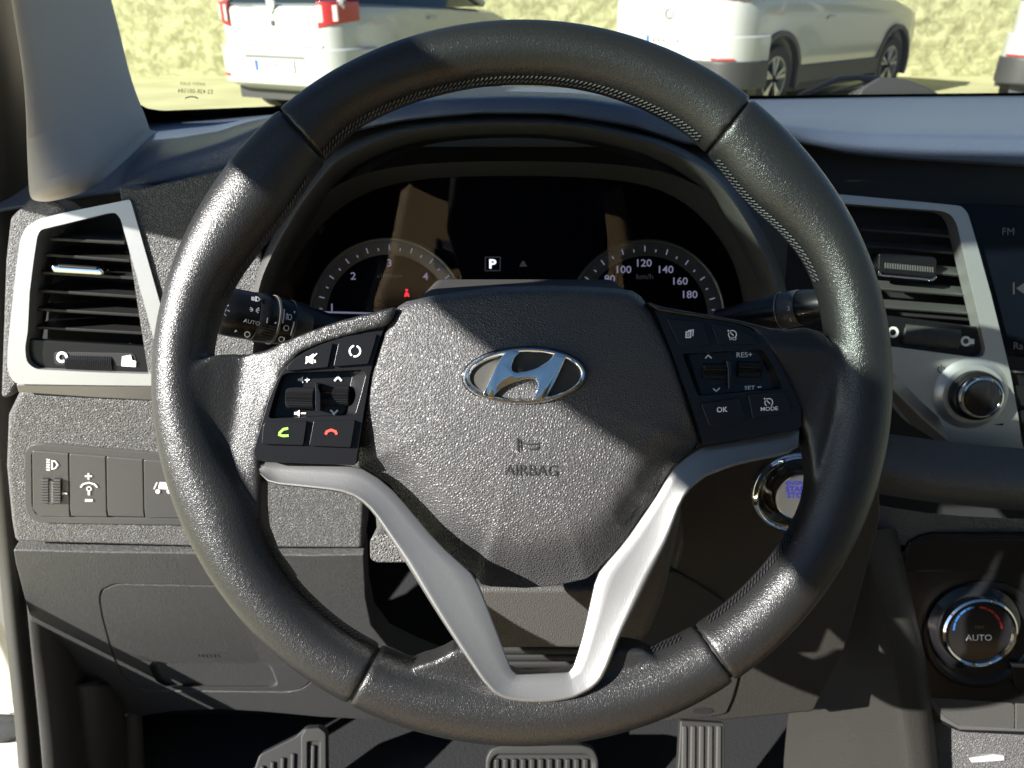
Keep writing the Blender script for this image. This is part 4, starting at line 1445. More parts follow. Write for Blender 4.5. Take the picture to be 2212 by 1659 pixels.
# ================================================================== instrument cluster
def build_cluster():
    t = thing('instrument_cluster', px(1110, 700, .72), 'dark instrument cluster with two round gauges and a lit P', 'instruments')
    P = PL(px(1115, 600, .715), (0, -.93, .37))
    face = catmull([(560, 760), (580, 640), (640, 520), (740, 425), (880, 372), (1110, 355), (1350, 372), (1490, 430), (1590, 530), (1650, 650), (1670, 760)], 4, closed=False)
    slab('face', face, P, 'gauge_face', t, depth=.006, bevel=0)
    wall = catmull([(590, 760), (600, 650), (660, 530), (750, 440), (880, 392), (1110, 380), (1350, 392), (1480, 440), (1570, 540), (1605, 650), (1610, 760)], 4, closed=False)
    r0 = [P.hit(u, v, .001) for u, v in wall]
    c = sum(r0, Vector()) / len(r0)
    r1 = [p + P.n * .05 + (p - c) * .06 for p in r0]
    loft('bowl_wall', [r0, r1], 'dash_fine', t, sub=0)
    for gi, (cx, cy) in enumerate(((841, 686), (1393, 689))):
        g = lathe('gauge', P, (cx, cy), [(170, 0), (170, .006), (167, .008), (164, .007), (163, .004)], 'gauge_ring', t, n=80, cap=False, label=('engine speed gauge' if gi == 0 else 'road speed gauge'))
        lathe('band', P, (cx, cy), [(163, .002), (163, .0055), (134, .003), (132, .002)], 'gauge_band', g, n=72, cap=False)
        lathe('dial', P, (cx, cy), [(134, .0015), (134, .0032), (1, .0032)], 'gauge_face', g, n=60)
        polys = []
        for k in range(25):
            a = radians(200 - 220 * k / 24)
            r0_, r1_ = 146, (158 if k % 2 == 0 else 152)
            polys += stroke([(cx + r0_ * cos(a), cy - r0_ * sin(a)), (cx + r1_ * cos(a), cy - r1_ * sin(a))], 2.4)
        sheet('tick', polys, P, 'display_num', g, .0062)
        nums = ([('1', 717, 664), ('2', 763, 596), ('3', 841, 568), ('4', 919, 597)] if gi == 0 else
                [('60', 1290, 636), ('80', 1317, 602), ('100', 1348, 582), ('120', 1392, 568), ('140', 1439, 582), ('160', 1470, 607), ('180', 1491, 636)])
        for s, u, v in nums:
            text('numeral', s, u, v, 16, P, 'display_num', g, .0062, wide=1.1, bold=.01)
        text('unit', 'x1000rpm' if gi == 0 else 'km/h', cx, 597, 11 if gi == 0 else 12, P, 'display_dim', g, .0062, wide=1.1)
    sheet('scale_line', stroke([(694, 674), (810, 677)], 3.5), P, 'display_num', t, .0064)
    g = sheet('gear_box', stroke(rects(1048.5, 555.5, 1080.5, 584.5), 2.2, True), P, 'display_dim', t, .0064)
    text('gear_letter', 'P', 1064.5, 570, 20, P, 'display_white', t, .0066, wide=1.15, bold=.03)
    sheet('belt_lamp', [circ(878.5, 627, 2.8, 12), [(873, 642), (875, 633), (878, 631), (882, 633), (885, 642), (880, 639)]], P, 'display_red', t, .0066)
    sheet('lane_lamp', [[(1122, 576), (1128, 564), (1132, 564), (1139, 576)]], P, 'display_dim', t, .0066)
    PG = PL(P.hit(1115, 620, .04), (0, -.985, -.10))
    g = [PG.hit(u, v) for u, v in wall]
    mk('cover_glass', g, [tuple(range(len(g)))], 'cluster_glass', t, smooth=False)


build_cluster()

# ================================================================== steering wheel
D0 = .388
PW = PL(CAM + FWD * D0, -FWD)                       # plane of the rim's middle
WC = (1127.5, 828.0)                                # wheel centre in the photo


def rin(a):
    """inner radius of the rim in pixels by angle (degrees, counter-clockwise from right)"""
    T = [(-180, 672), (-165, 640), (-158, 618), (-150, 638), (-140, 648), (-125, 648), (-110, 640), (-100, 625), (-80, 625), (-68, 632), (-55, 645), (-40, 655), (-28, 662), (-20, 655), (-12, 655), (0, 660), (12, 668),
         (20, 672), (27, 660), (33, 640), (40, 622), (48, 634), (56, 650), (75, 652), (90, 650), (105, 652), (125, 660), (133, 640), (143, 621), (152, 632), (163, 662), (172, 674), (180, 672)]
    t = np.array(T, float)
    a = (a + 180) % 360 - 180
    return np.interp(a, t[:, 0], t[:, 1])


def rim_pt(a, phi, grow=0.0):
    """point on the rim tube; a around the wheel (deg), phi around the tube (0 = outwards)"""
    ca, sa = cos(radians(a)), sin(radians(a))
    ro = 792.5 * 777.5 / math.hypot(777.5 * ca, 792.5 * sa)
    ri = sum(rin(a + k) for k in (-4, -2, 0, 2, 4)) / 5
    mid, half = (ro + ri) / 2, (ro - ri) / 2
    sc = D0 / K
    o = PW.hit(WC[0], WC[1])
    rr = (mid + half * cos(phi)) * sc + grow * cos(phi)
    hh = .0165 * (abs(sin(phi)) ** .92) * (1 if sin(phi) > 0 else -1) + grow * sin(phi)
    ex = Vector((1, 0, 0))
    return o + ex * (rr * ca) + UPV * (rr * sa) - FWD * hh


SW = thing('steering_wheel', PW.hit(*WC), 'black leather three spoke steering wheel with silver trim and oval emblem', 'steering wheel')
SEAMS = [131.5, 51.3, -54.5, -118.4]                # top-left, top-right, bottom-right, bottom-left


def add_slab(V, F, pts, hf, depth, pl=PW, hfun=None):
    f = [pl.hit(u, v, hfun(u, v) if hfun else hf) for u, v in pts]
    N, i0 = len(f), len(V)
    V += f + [p - pl.n * depth for p in f]
    F += [list(range(i0, i0 + N)), list(range(i0 + 2 * N - 1, i0 + N - 1, -1))]
    F += [[i0 + i, i0 + N + i, i0 + N + (i + 1) % N, i0 + (i + 1) % N] for i in range(N)]


def grip(a0, a1, mat, extra=(), label=None):
    """one leather section of the rim, fused with its spoke padding"""
    V, F = [], []
    n, m = max(8, int(abs(a1 - a0) / 1.5)), 26
    g = -.13
    for i in range(n + 1):
        a = a0 - g + (a1 - a0 + 2 * g) * i / n
        for j in range(m):
            V.append(rim_pt(a, 2 * pi * j / m))
    for i in range(n):
        for j in range(m):
            F.append([i * m + j, i * m + (j + 1) % m, (i + 1) * m + (j + 1) % m, (i + 1) * m + j])
    F += [list(range(m)), [n * m + j for j in range(m)]]
    for pts, hf, depth, hfun in extra:
        add_slab(V, F, pts, hf, depth, PW, hfun)
    V, F = fixnormals(V, F)
    o = mk('rim_grip', V, F, mat, SW, label=label)
    r = o.modifiers.new('r', 'REMESH')
    r.mode = 'VOXEL'
    r.voxel_size = .0011
    s = o.modifiers.new('s', 'SMOOTH')
    s.factor = .5
    s.iterations = 26 if extra else 6
    bake(o)
    o.data.shade_smooth()
    bm = bmesh.new()
    bm.from_mesh(o.data)
    left, comps = set(bm.verts), []
    while left:
        q = [left.pop()]
        comp = list(q)
        while q:
            for e in q.pop().link_edges:
                for x in e.verts:
                    if x in left:
                        left.discard(x)
                        q.append(x)
                        comp.append(x)
        comps.append(comp)
    comps.sort(key=len)
    for comp in comps[:-1]:
        bmesh.ops.delete(bm, geom=comp, context='VERTS')
    bm.to_mesh(o.data)
    bm.free()
    if not o.data.materials:
        o.data.materials.append(MAT[mat])
    return o


def hl(u, v):
    # spoke padding: swells out of the rim, a soft valley, then level with the button panel
    s = min(1, max(0, (u - 430) / 190))
    h = .0125 - .0055 * sin(pi * min(1, s * 1.15)) - .004 * s
    return h - .008 * min(1, max(0, (v - 1060) / 180))


def hr(u, v):
    s = min(1, max(0, (1825 - u) / 190))
    h = .0125 - .0055 * sin(pi * min(1, s * 1.15)) - .004 * s
    return h - .008 * min(1, max(0, (v - 1060) / 120))


LSP = [(420, 790), (450, 768), (490, 764), (524, 766), (570, 757), (612, 736), (675, 711), (737, 690), (800, 674), (858, 659), (848, 690), (829, 706), (770, 720), (700, 740), (650, 760), (622, 790), (600, 830), (580, 880), (568, 930), (560, 985), (560, 1040), (560, 1095), (566, 1150), (588, 1205), (630, 1262), (560, 1262), (470, 1150), (425, 1000), (412, 880)]
RSP = [(1392, 647), (1430, 661), (1520, 677), (1600, 691), (1660, 706), (1700, 712), (1740, 706), (1780, 716), (1815, 760), (1840, 860), (1830, 980), (1800, 1100), (1770, 1180), (1728, 1195), (1750, 1105), (1758, 1040), (1752, 985), (1742, 930), (1722, 880), (1700, 830), (1675, 780), (1655, 745), (1625, 710), (1580, 697), (1510, 685), (1420, 671)]
BSP = [(880, 1480), (890, 1440), (930, 1428), (955, 1418), (978, 1404), (1015, 1400), (1060, 1450), (1130, 1475), (1230, 1470), (1300, 1430), (1335, 1400), (1362, 1402), (1395, 1406), (1440, 1440), (1390, 1500), (1300, 1540), (1120, 1548), (980, 1520)]
grip(SEAMS[1], SEAMS[0], 'leather_smooth', label='smooth leather top of the rim')
grip(SEAMS[0], SEAMS[3] + 360, 'leather', [(LSP, 0, .016, hl)], label='leather left side of the rim with its spoke')
grip(SEAMS[2], SEAMS[1], 'leather', [(RSP, 0, .016, hr)], label='leather right side of the rim with its spoke')
grip(SEAMS[3], SEAMS[2], 'leather', [(BSP, .0100, .020, None)], label='leather bottom of the rim')


def build_core():
    # dark core showing in the seams
    V, F = [], []
    n, m = 120, 12
    for i in range(n):
        for j in range(m):
            V.append(rim_pt(360 * i / n, 2 * pi * j / m, -.0022))
    for i in range(n):
        for j in range(m):
            F.append([i * m + j, i * m + (j + 1) % m, ((i + 1) % n) * m + (j + 1) % m, ((i + 1) % n) * m + j])
    V, F = fixnormals(V, F)
    mk('rim_core', V, F, 'matte_black', SW)
    # stitching along the inner edge
    V, F = [], []
    def seam(a0, a1, phi):
        L = abs(a1 - a0) / 57.3 * 650
        n = int(L / 9.5)
        for i in range(n):
            a = a0 + (a1 - a0) * (i + .1) / n
            b = a0 + (a1 - a0) * (i + .92) / n
            p, q = rim_pt(a, phi - .07, .0006), rim_pt(b, phi + .07, .0006)
            d = (q - p).normalized()
            nn = (rim_pt(a, phi, .01) - rim_pt(a, phi, 0)).normalized()
            s = d.cross(nn).normalized()
            i0 = len(V)
            r = .00042
            for k, (t, rr) in enumerate(((0, .4), (.2, 1), (.8, 1), (1, .4))):
                c = p.lerp(q, t)
                for x, y in ((1, 0), (0, 1), (-1, 0), (0, -1)):
                    V.append(c + s * (x * r * rr) + nn * (y * r * rr))
            for k in range(3):
                for e in range(4):
                    F.append([i0 + k * 4 + e, i0 + k * 4 + (e + 1) % 4, i0 + k * 4 + 4 + (e + 1) % 4, i0 + k * 4 + 4 + e])
    seam(54, 131, pi * .90)
    seam(54, 131, pi * .96)
    for ph in (.93, .985):
        seam(19, 49, pi * ph)
        seam(136, 164, pi * ph)
        seam(-52, -28, pi * ph)
        seam(-149, -122, pi * ph)
        seam(-113, -108, pi * ph)
        seam(-66, -58, pi * ph)
    o = mk('stitching', V, F, 'stitch', SW)
    o['kind'] = 'stuff'


build_core()

# ---- airbag cover
PAD_PX = [(862, 661), (878, 651), (930, 640), (993, 630), (1073, 619.5), (1170, 616.5), (1261, 618), (1330, 623), (1366, 628), (1384, 640), (1409, 673), (1447, 758), (1475, 839), (1498, 905), (1512, 955), (1505, 967), (1480, 985), (1453, 1009), (1430, 1045), (1410, 1083), (1386, 1112), (1356, 1160), (1320, 1202), (1289, 1234), (1268, 1250), (1204, 1264), (1137, 1270), (1060, 1267), (1040, 1262), (1023, 1238), (990, 1213), (936, 1163), (890, 1104), (843, 1048), (800, 1018), (779, 1004), (775, 970), (784, 901), (800, 808), (818, 745), (834, 705), (850, 673)]


def build_pad():
    out = np.array(PAD_PX, float)
    # segment bevel widths: wide falling flanks along the lower edges
    N = len(out)
    def width(i):
        y = (out[i][1] + out[(i + 1) % N][1]) / 2
        x = (out[i][0] + out[(i + 1) % N][0]) / 2
        if y > 1240:
            return 150, 1.0
        if y > 985:
            return 105, .9
        if y < 660:
            return 46, .8
        return 26, .55
    C = np.array((1140.0, 830.0))
    # resample the outline
    seg = []
    for i in range(N):
        p, q = out[i], out[(i + 1) % N]
        n = max(1, int(np.linalg.norm(q - p) / 7))
        for k in range(n):
            seg.append(p + (q - p) * k / n)
    B = np.array(seg)
    M = len(B)
    R = 70
    ts = 1 - (1 - np.linspace(0, 1, R)) ** 1.35
    def height(P):
        hmin = None
        tot = 0
        for i in range(N):
            p, q = out[i], out[(i + 1) % N]
            d = q - p
            t = np.clip(((P - p) @ d) / (d @ d), 0, 1)
            dist = np.linalg.norm(P - (p + t[:, None] * d), axis=1)
            w_, dep = width(i)
            s = np.clip(dist / w_, 0, 1)
            f = np.sqrt(np.clip(1 - (1 - s) ** 2, 0, 1)) if w_ < 60 else s * s * (3 - 2 * s) * .55 + .45 * np.sin(s * pi / 2)
            v = (1 - f) * dep
            tot = tot + np.exp(v * 14)
        drop = np.log(tot / N) / 14
        drop0 = 0
        return drop
    V, F = [], []
    base = height(C[None, :])[0]
    HH = []
    for k, t in enumerate(ts):
        P = C + (B - C) * t if t > 0 else np.repeat(C[None, :], M, 0)
        dr = height(P) - base
        yy = P[:, 1]
        h = .0125 - .019 * dr - .010 * ((P[:, 0] - 1140) / 400) ** 2 - .010 * ((yy - 850) / 330) ** 2
        HH.append((P, h))
    Hm = np.array([h for P, h in HH])
    for _ in range(60):                       # even out the moulded flanks
        Hm = (np.roll(Hm, 1, 1) + np.roll(Hm, -1, 1) + 2 * Hm) / 4
    for _ in range(4):
        Hm[1:-1] = (Hm[:-2] + Hm[2:] + 2 * Hm[1:-1]) / 4
    V.append(PW.hit(C[0], C[1], float(Hm[0].mean())))
    for k in range(1, R):
        for i in range(M):
            V.append(PW.hit(HH[k][0][i][0], HH[k][0][i][1], float(Hm[k][i])))
    # skirt
    last = 1 + (R - 2) * M
    for i in range(M):
        V.append(V[last + i] + FWD * .012)
    for i in range(M):
        F.append([0, 1 + i, 1 + (i + 1) % M])
    for k in range(R - 1):
        a, b = 1 + k * M, 1 + (k + 1) * M
        for i in range(M):
            j = (i + 1) % M
            F.append([a + i, b + i, b + j, a + j])
    V, F = fixnormals(V, F)
    o = mk('airbag_cover', V, F, 'pad_grain', SW, label='grained airbag cover in the hub of the wheel')
    o.data.set_sharp_from_angle(angle=radians(60))
    return o


PAD = build_pad()
PE = PL(PW.hit(1133, 812, .0128), -FWD)
PT = PL(PW.hit(1145, 1000, .0105), (PW.n + Vector((0, 0, -.10))))


def raycast_h(u, v):
    dg = bpy.context.evaluated_depsgraph_get()
    M = PAD.matrix_world
    r = rayd(u, v).normalized()
    o = CAM - WL[PAD]
    ok, loc, nrm, _ = PAD.ray_cast(o, r)
    if ok:
        p = loc + WL[PAD]
        return (p - PW.p).dot(PW.n)
    return 0


bpy.context.view_layer.update()


def build_emblem():
    h0 = max(raycast_h(u, v) for u, v in ((1133, 812), (1050, 820), (1215, 805), (1133, 760), (1133, 865)))
    P = PL(PW.hit(1133, 812, h0 - .0018), -FWD)
    tl = radians(2.0)
    e = slab('emblem', circ(1133.2, 812, 137, 72, 65, tilt=tl), P, 'gloss_black', SW, h=.0012, depth=.01, bevel=.0006, label='oval chrome emblem with a slanted letter')
    slab('badge_ground', circ(1133.2, 812, 122, 64, 52, tilt=tl), P, 'emblem_back', e, h=.0017, depth=.002, bevel=.0002)
    # ring with a rounded section
    V, F = [], []
    n = 96
    prof = [(134, 62.5, .0012), (133, 61.5, .0028), (129.5, 58.5, .0042), (125, 54.5, .0044), (120, 50, .0036), (117, 47, .0018)]
    for rx, ry, h in prof:
        for u, v in circ(1133.2, 812, rx, n, ry, tilt=tl):
            V.append(P.hit(u, v, h))
    for k in range(len(prof) - 1):
        for i in range(n):
            F.append([k * n + i, k * n + (i + 1) % n, (k + 1) * n + (i + 1) % n, (k + 1) * n + i])
    V, F = fixnormals(V, F)
    o = mk('ring', V, F, 'chrome', e)
    H = [(735, 350), (800, 280), (880, 235), (1030, 268), (975, 330), (925, 420), (902, 510), (925, 570), (985, 592), (1060, 590), (1250, 545), (1420, 465), (1540, 375), (1590, 300), (1640, 262), (1790, 330), (1770, 385), (1700, 545), (1640, 680), (1560, 840), (1480, 965), (1400, 1020), (1235, 1045), (1285, 960), (1325, 840), (1328, 765), (1295, 715), (1230, 692), (1090, 708), (900, 775), (720, 870), (630, 960), (590, 1010), (440, 960), (480, 860), (560, 690), (650, 500)]
    H = catmull(E8(*H), 2)
    hc = np.mean(np.array(H), 0)
    # crowned letter: raised spine by insetting the outline
    o = slab('letter', H, P, 'chrome', e, h=.0046, depth=.003, bevel=.0012, seg=3, wn=False)


build_emblem()


def drape(name, polys, mat, par, lift):
    V, F = [], []
    for p in polys:
        i0 = len(V)
        V += [PW.hit(u, v, raycast_h(u, v) + lift) for u, v in p]
        F.append(list(range(i0, len(V))))
    mk(name, V, F, mat, par, smooth=False)


def build_airbag_marks():
    q, fs = text2d('AIRBAG', 1147, 1016, 24, -1, .98)
    for dx, dy, mat, lift in ((0, 0, 'print_black', .0004),):
        V = [PW.hit(u + dx, v + dy, raycast_h(u, v) + lift) for u, v in q]
        mk('lettering', V, fs, mat, PAD, smooth=False)
    # horn sign
    drape('horn_symbol', stroke([(1118, 946), (1119, 976)], 3.2), 'print_black', PAD, .0005)
    drape('horn_symbol', stroke([(1124, 950), (1126, 971)], 2.6), 'print_black', PAD, .0005)
    drape('horn_symbol', stroke([(1131, 958), (1142, 960), (1158, 959), (1168, 956)], 3), 'print_black', PAD, .0005)
    drape('horn_symbol', [[(1140, 967), (1150, 970), (1160, 966), (1164, 962), (1163, 970), (1152, 973), (1143, 972)]], 'print_black', PAD, .0005)


build_airbag_marks()

# ---- silver spoke trim
PV = PL(PW.hit(1140, 960, .0045), PW.n)
_t = (PW.hit(1170, 1510, .019) - PW.hit(1140, 960, .0045)).normalized()
PV = PL(PW.hit(1140, 960, .0045), _t.cross(Vector((1, 0, 0))) * (-1 if _t.cross(Vector((1, 0, 0))).dot(PW.n) < 0 else 1))
left_arm = [(556, 996), (640, 1000), (720, 1003), (781, 1008), (801, 1020), (844, 1051), (890, 1106), (938, 1165), (992, 1216), (1025, 1240), (1041, 1279), (1070, 1355), (1104, 1445), (1117, 1457)]
right_arm = [(1228, 1452), (1239, 1438), (1259, 1375), (1286, 1250), (1290, 1236), (1322, 1203), (1357, 1162), (1388, 1113), (1412, 1084), (1432, 1046), (1455, 1010), (1484, 986), (1520, 964), (1600, 950), (1727, 925)]
low = [(1724, 966), (1709, 981), (1640, 994), (1584, 1006), (1524, 1030), (1493, 1055), (1468, 1086), (1464, 1108), (1443, 1167), (1406, 1240), (1373, 1308), (1339, 1376), (1312, 1450), (1300, 1470), (1278, 1490), (1238, 1509), (1188, 1518), (1131, 1518), (1091, 1511), (1066, 1498), (1037, 1464), (990, 1395), (943, 1324), (869, 1203), (805, 1106), (790, 1090), (765, 1073), (737, 1063), (650, 1053), (573, 1045), (562, 1024)]


def poly_between(path, keys):
    """cut a polyline at the nearest vertices to the keys"""
    P = np.array(path, float)
    idx = [int(np.argmin(((P - np.array(k)) ** 2).sum(1))) for k in keys]
    return [P[i:j + 1] if j > i else P[[i, i]] for i, j in zip(idx[:-1], idx[1:])]


def resample(P, n):
    d = np.concatenate([[0], np.cumsum(np.linalg.norm(np.diff(P, axis=0), axis=1))])
    return np.stack([np.interp(np.linspace(0, d[-1], n), d, P[:, k]) for k in (0, 1)], 1)


def build_trim():
    inner = left_arm + right_arm
    outer = list(reversed(low))
    ki = [(556, 996), (781, 1008), (1025, 1240), (1104, 1445), (1117, 1457), (1228, 1452), (1239, 1438), (1290, 1236), (1455, 1010), (1520, 964), (1727, 925)]
    ko = [(562, 1024), (765, 1073), (869, 1203), (1037, 1464), (1091, 1511), (1238, 1509), (1300, 1470), (1406, 1240), (1493, 1055), (1524, 1030), (1724, 966)]
    A = [resample(p, 9) for p in poly_between(inner, ki)]
    B = [resample(p, 9) for p in poly_between(outer, ko)]
    A = np.concatenate([a[:-1] for a in A] + [A[-1][-1:]])
    B = np.concatenate([b[:-1] for b in B] + [B[-1][-1:]])
    for _ in range(1):                      # ease the corners
        A[1:-1] = A[1:-1] * .6 + (A[:-2] + A[2:]) * .2
        B[1:-1] = B[1:-1] * .6 + (B[:-2] + B[2:]) * .2
    prof = [(0, -.012), (0, -.0040), (.012, -.0030), (.04, -.0026), (.35, -.0018), (.70, -.0006), (.86, .0002), (.91, .0005), (.95, .0004), (.98, -.0004), (1.0, -.0020), (1.0, -.012)]
    V, F = [], []
    M = len(prof)
    for a, b in zip(A, B):
        for q, h in prof:
            u, v = a + (b - a) * q
            V.append(PV.hit(u, v, h))
    for i in range(len(A) - 1):
        for j in range(M - 1):
            F.append([i * M + j, i * M + j + 1, (i + 1) * M + j + 1, (i + 1) * M + j])
    F += [list(range(M)), [(len(A) - 1) * M + j for j in range(M)]]
    V, F = fixnormals(V, F)
    o = mk('spoke_trim', V, F, 'trim_silver', SW, label='satin silver trim forming the lower spoke')
    o.data.set_sharp_from_angle(angle=radians(50))
    return o


TRIM = build_trim()

# ---- button panels
PP = PL(PW.hit(1130, 850, .0025), PW.n)
PPL = PL(PW.hit(690, 850, .0080), PW.n + Vector((.10, 0, 0)))
PPR = PL(PW.hit(1590, 820, .0070), PW.n + Vector((-.10, 0, 0)))


def button(pts, pl, par, fil=5, h=.0022):
    return slab('button', fillet(pts, fil, 4), pl, 'satin_black', par, h=h, depth=.006, bevel=.0010, seg=3)


def roller(u0, v0, u1, v1, pl, par):
    a, b = pl.hit(u0, (v0 + v1) / 2 - 1.5, -.0052), pl.hit(u1, (v0 + v1) / 2 + .5, -.0052)
    r = abs(v1 - v0) / 2 * (D0 / K) + .001
    V, F = [], []
    n = 52
    z = (b - a).normalized()
    x = z.cross(pl.n).normalized()
    y = z.cross(x)
    for t, k in ((0, .82), (.05, 1), (.95, 1), (1, .82)):
        for i in range(n):
            q = 2 * pi * i / n
            rr = r * k * (1.04 if i % 2 else .93)
            V.append(a.lerp(b, t) + x * rr * cos(q) + y * rr * sin(q))
    for k in range(3):
        for i in range(n):
            F.append([k * n + i, k * n + (i + 1) % n, (k + 1) * n + (i + 1) % n, (k + 1) * n + i])
    F += [list(range(n)), [3 * n + i for i in range(n)]]
    V, F = fixnormals(V, F)
    mk('roller', V, F, 'satin_black', par)


def left_panel():
    o = fillet(S1((1000, 428), (860, 462), (700, 510), (560, 555), (460, 600), (380, 650), (310, 715), (255, 800), (200, 930), (150, 1100), (108, 1240), (94, 1300), (110, 1352), (180, 1370), (800, 1392), (816, 1280), (858, 1010), (900, 760), (955, 560)), 6, 3)
    bay = fillet(S1((290, 770), (330, 752), (850, 732), (872, 765), (838, 900), (800, 1030), (780, 1046), (215, 1068), (196, 1056), (250, 870)), 5, 3)
    bay2 = shrink(bay, .80, .96, -9, 0)
    p = plate('control_panel', o, bay, PPL, 'satin_black', SW, depth=.012, bevel=.0014, seg=3, inner2=bay2, floor=.0068, label='left button panel with volume rollers and phone buttons')
    button(S1((640, 545), (606, 712), (325, 738), (322, 715), (360, 672), (430, 622), (540, 575)), PPL, p, 3)
    button(S1((945, 482), (932, 540), (885, 690), (645, 708), (680, 548), (720, 530)), PPL, p, 4)
    button(S1((180, 1092), (462, 1085), (437, 1252), (148, 1245), (160, 1110)), PPL, p, 4)
    button(S1((508, 1086), (796, 1080), (765, 1268), (476, 1256)), PPL, p, 4)
    for x in ((322, 870, 520, 985), (560, 853, 762, 962)):
        (u0, v0), (u1, v1) = S1(x[:2], x[2:])
        roller(u0, v0, u1, v1, PPL, p)
    slab('divider', S1((518, 822), (530, 820), (556, 900), (556, 1016), (520, 1018)), PPL, 'gloss_black', p, h=.0035, depth=.010, bevel=.0012, seg=3)
    W, hb = 'print_white', .0025
    # mute
    sheet('symbol', [S1((455, 640), (475, 640), (475, 680), (455, 680)), S1((478, 638), (508, 618), (505, 690), (478, 682))], PPL, W, p, hb)
    sheet('symbol', stroke(S1((520, 625), (512, 640)), 3) + stroke(S1((516, 662), (520, 682)), 3), PPL, W, p, hb)
    sheet('symbol', stroke(S1((452, 688), (532, 618)), 2.2), PPL, W, p, hb + .0002)
    c = S1((794, 602))[0]
    sheet('symbol', stroke(arc(*c, 11.5, 100, 235), 3.6) + stroke(arc(*c, 11.5, 255, 430), 3.6), PPL, W, p, hb)
    hf = -.0062
    for y, plus in ((800, True), (1032, False)):
        x = 400 if plus else 375
        sheet('symbol', [S1((x, y - 8), (x + 15, y - 8), (x + 36, y - 24), (x + 36, y + 22), (x + 15, y + 8), (x, y + 8))], PPL, W, p, hf)
        sheet('symbol', stroke(S1((x + 46, y + (0 if plus else 0)), (x + 80, y)), 2.8), PPL, W, p, hf)
        if plus:
            sheet('symbol', stroke(S1((x + 63, y - 17), (x + 63, y - 5)), 2.8) + stroke(S1((x + 63, y + 5), (x + 63, y + 17)), 2.8), PPL, W, p, hf)
    sheet('symbol', stroke(S1((652, 808), (677, 780), (702, 808)), 4), PPL, W, p, hf)
    sheet('symbol', stroke(S1((625, 1010), (650, 1034), (676, 1010)), 4), PPL, W, p, hf)
    c = S1((318, 1160))[0]
    sheet('symbol', stroke(S1((332, 1136), (300, 1142), (274, 1166), (272, 1180), (296, 1188), (335, 1186)), 5.0), PPL, 'print_green', p, hb)
    sheet('symbol', stroke(S1((592, 1178), (600, 1158), (630, 1147), (660, 1158), (668, 1178)), 5.2), PPL, 'print_red', p, hb)


def cruise(c, pl, p, r, h):
    sheet('symbol', stroke(arc(*c, r, -55, 130, 12), 2.0) + stroke(arc(*c, r, 150, 235, 6), 2.0), pl, 'print_white', p, h)
    sheet('symbol', stroke([(c[0] + 2.5, c[1] + 2.5), (c[0] - r * .55, c[1] - r * .5)], 2.4), pl, 'print_white', p, h + .0001)
    sheet('symbol', [circ(c[0] - r * 1.05, c[1] - r * .95, 2.0, 8)], pl, 'print_white', p, h)


def right_panel():
    o = fillet(S2((655, 318), (800, 338), (1000, 372), (1180, 405), (1300, 440), (1400, 500), (1470, 600), (1540, 730), (1600, 850), (1650, 960), (1668, 1020), (1664, 1128), (1640, 1138), (990, 1252), (972, 1170), (880, 900), (760, 580)), 6, 3)
    bay = fillet(S2((845, 620), (1385, 590), (1420, 610), (1480, 710), (1540, 848), (1520, 866), (960, 912), (945, 890)), 5, 3)
    bay2 = shrink(bay, .84, .96, -8, 0)
    p = plate('control_panel', o, bay, PPR, 'satin_black', SW, depth=.012, bevel=.0014, seg=3, inner2=bay2, floor=.0060, label='right button panel with cruise and display buttons')
    button(S2((735, 376), (990, 402), (1042, 560), (830, 570)), PPR, p, 5)
    button(S2((1040, 406), (1190, 438), (1310, 486), (1365, 532), (1370, 552), (1095, 556)), PPR, p, 4)
    button(S2((972, 962), (1242, 925), (1292, 1082), (1032, 1120)), PPR, p, 6)
    button(S2((1298, 898), (1552, 880), (1602, 1022), (1332, 1070)), PPR, p, 5)
    for x in ((985, 705, 1148, 785), (1222, 690, 1386, 770)):
        (u0, v0), (u1, v1) = S2(x[:2], x[2:])
        roller(u0, v0, u1, v1, PPR, p)
    slab('divider', S2((1146, 668), (1176, 662), (1186, 690), (1176, 860), (1164, 862), (1160, 720)), PPR, 'gloss_black', p, h=.0035, depth=.010, bevel=.0012, seg=3)
    W, hb, hf = 'print_white', .0025, -.0054
    sheet('symbol', stroke(S2((872, 470), (905, 466), (902, 506), (870, 508)), 2.6, True), PPR, W, p, hb)
    sheet('symbol', stroke(S2((885, 460), (922, 456), (918, 498)), 2.2), PPR, W, p, hb)
    sheet('symbol', [S2((880, 478), (897, 476), (895, 498), (879, 500))], PPR, 'print_dim', p, hb)
    cruise(S2((1192, 487))[0], PPR, p, 8.5, hb)
    text('lettering', 'I/O', *S2((1196, 515))[0], 7, PPR, W, p, hb, rot=-2, wide=1.2, bold=.012)
    text('lettering', 'RES+', *S2((1274, 627))[0], 11.5, PPR, W, p, hf, rot=2, wide=1.05, bold=.012)
    text('lettering', 'SET', *S2((1312, 855))[0], 8.5, PPR, W, p, hf, rot=2, wide=1.25, bold=.012)
    sheet('symbol', stroke(S2((1366, 851), (1392, 849)), 2.4), PPR, W, p, hf)
    sheet('symbol', stroke(S2((1004, 652), (1025, 630), (1048, 652)), 2.8), PPR, W, p, hf)
    sheet('symbol', stroke(S2((1058, 860), (1081, 880), (1104, 856)), 2.8), PPR, W, p, hf)
    text('lettering', 'OK', *S2((1121, 1006))[0], 11.5, PPR, W, p, hb, rot=3, wide=1.0, bold=.012)
    cruise(S2((1443, 957))[0], PPR, p, 8.5, hb)
    text('lettering', 'MODE', *S2((1447, 1000))[0], 8.5, PPR, W, p, hb, rot=3, wide=1.15, bold=.012)


left_panel()
right_panel()
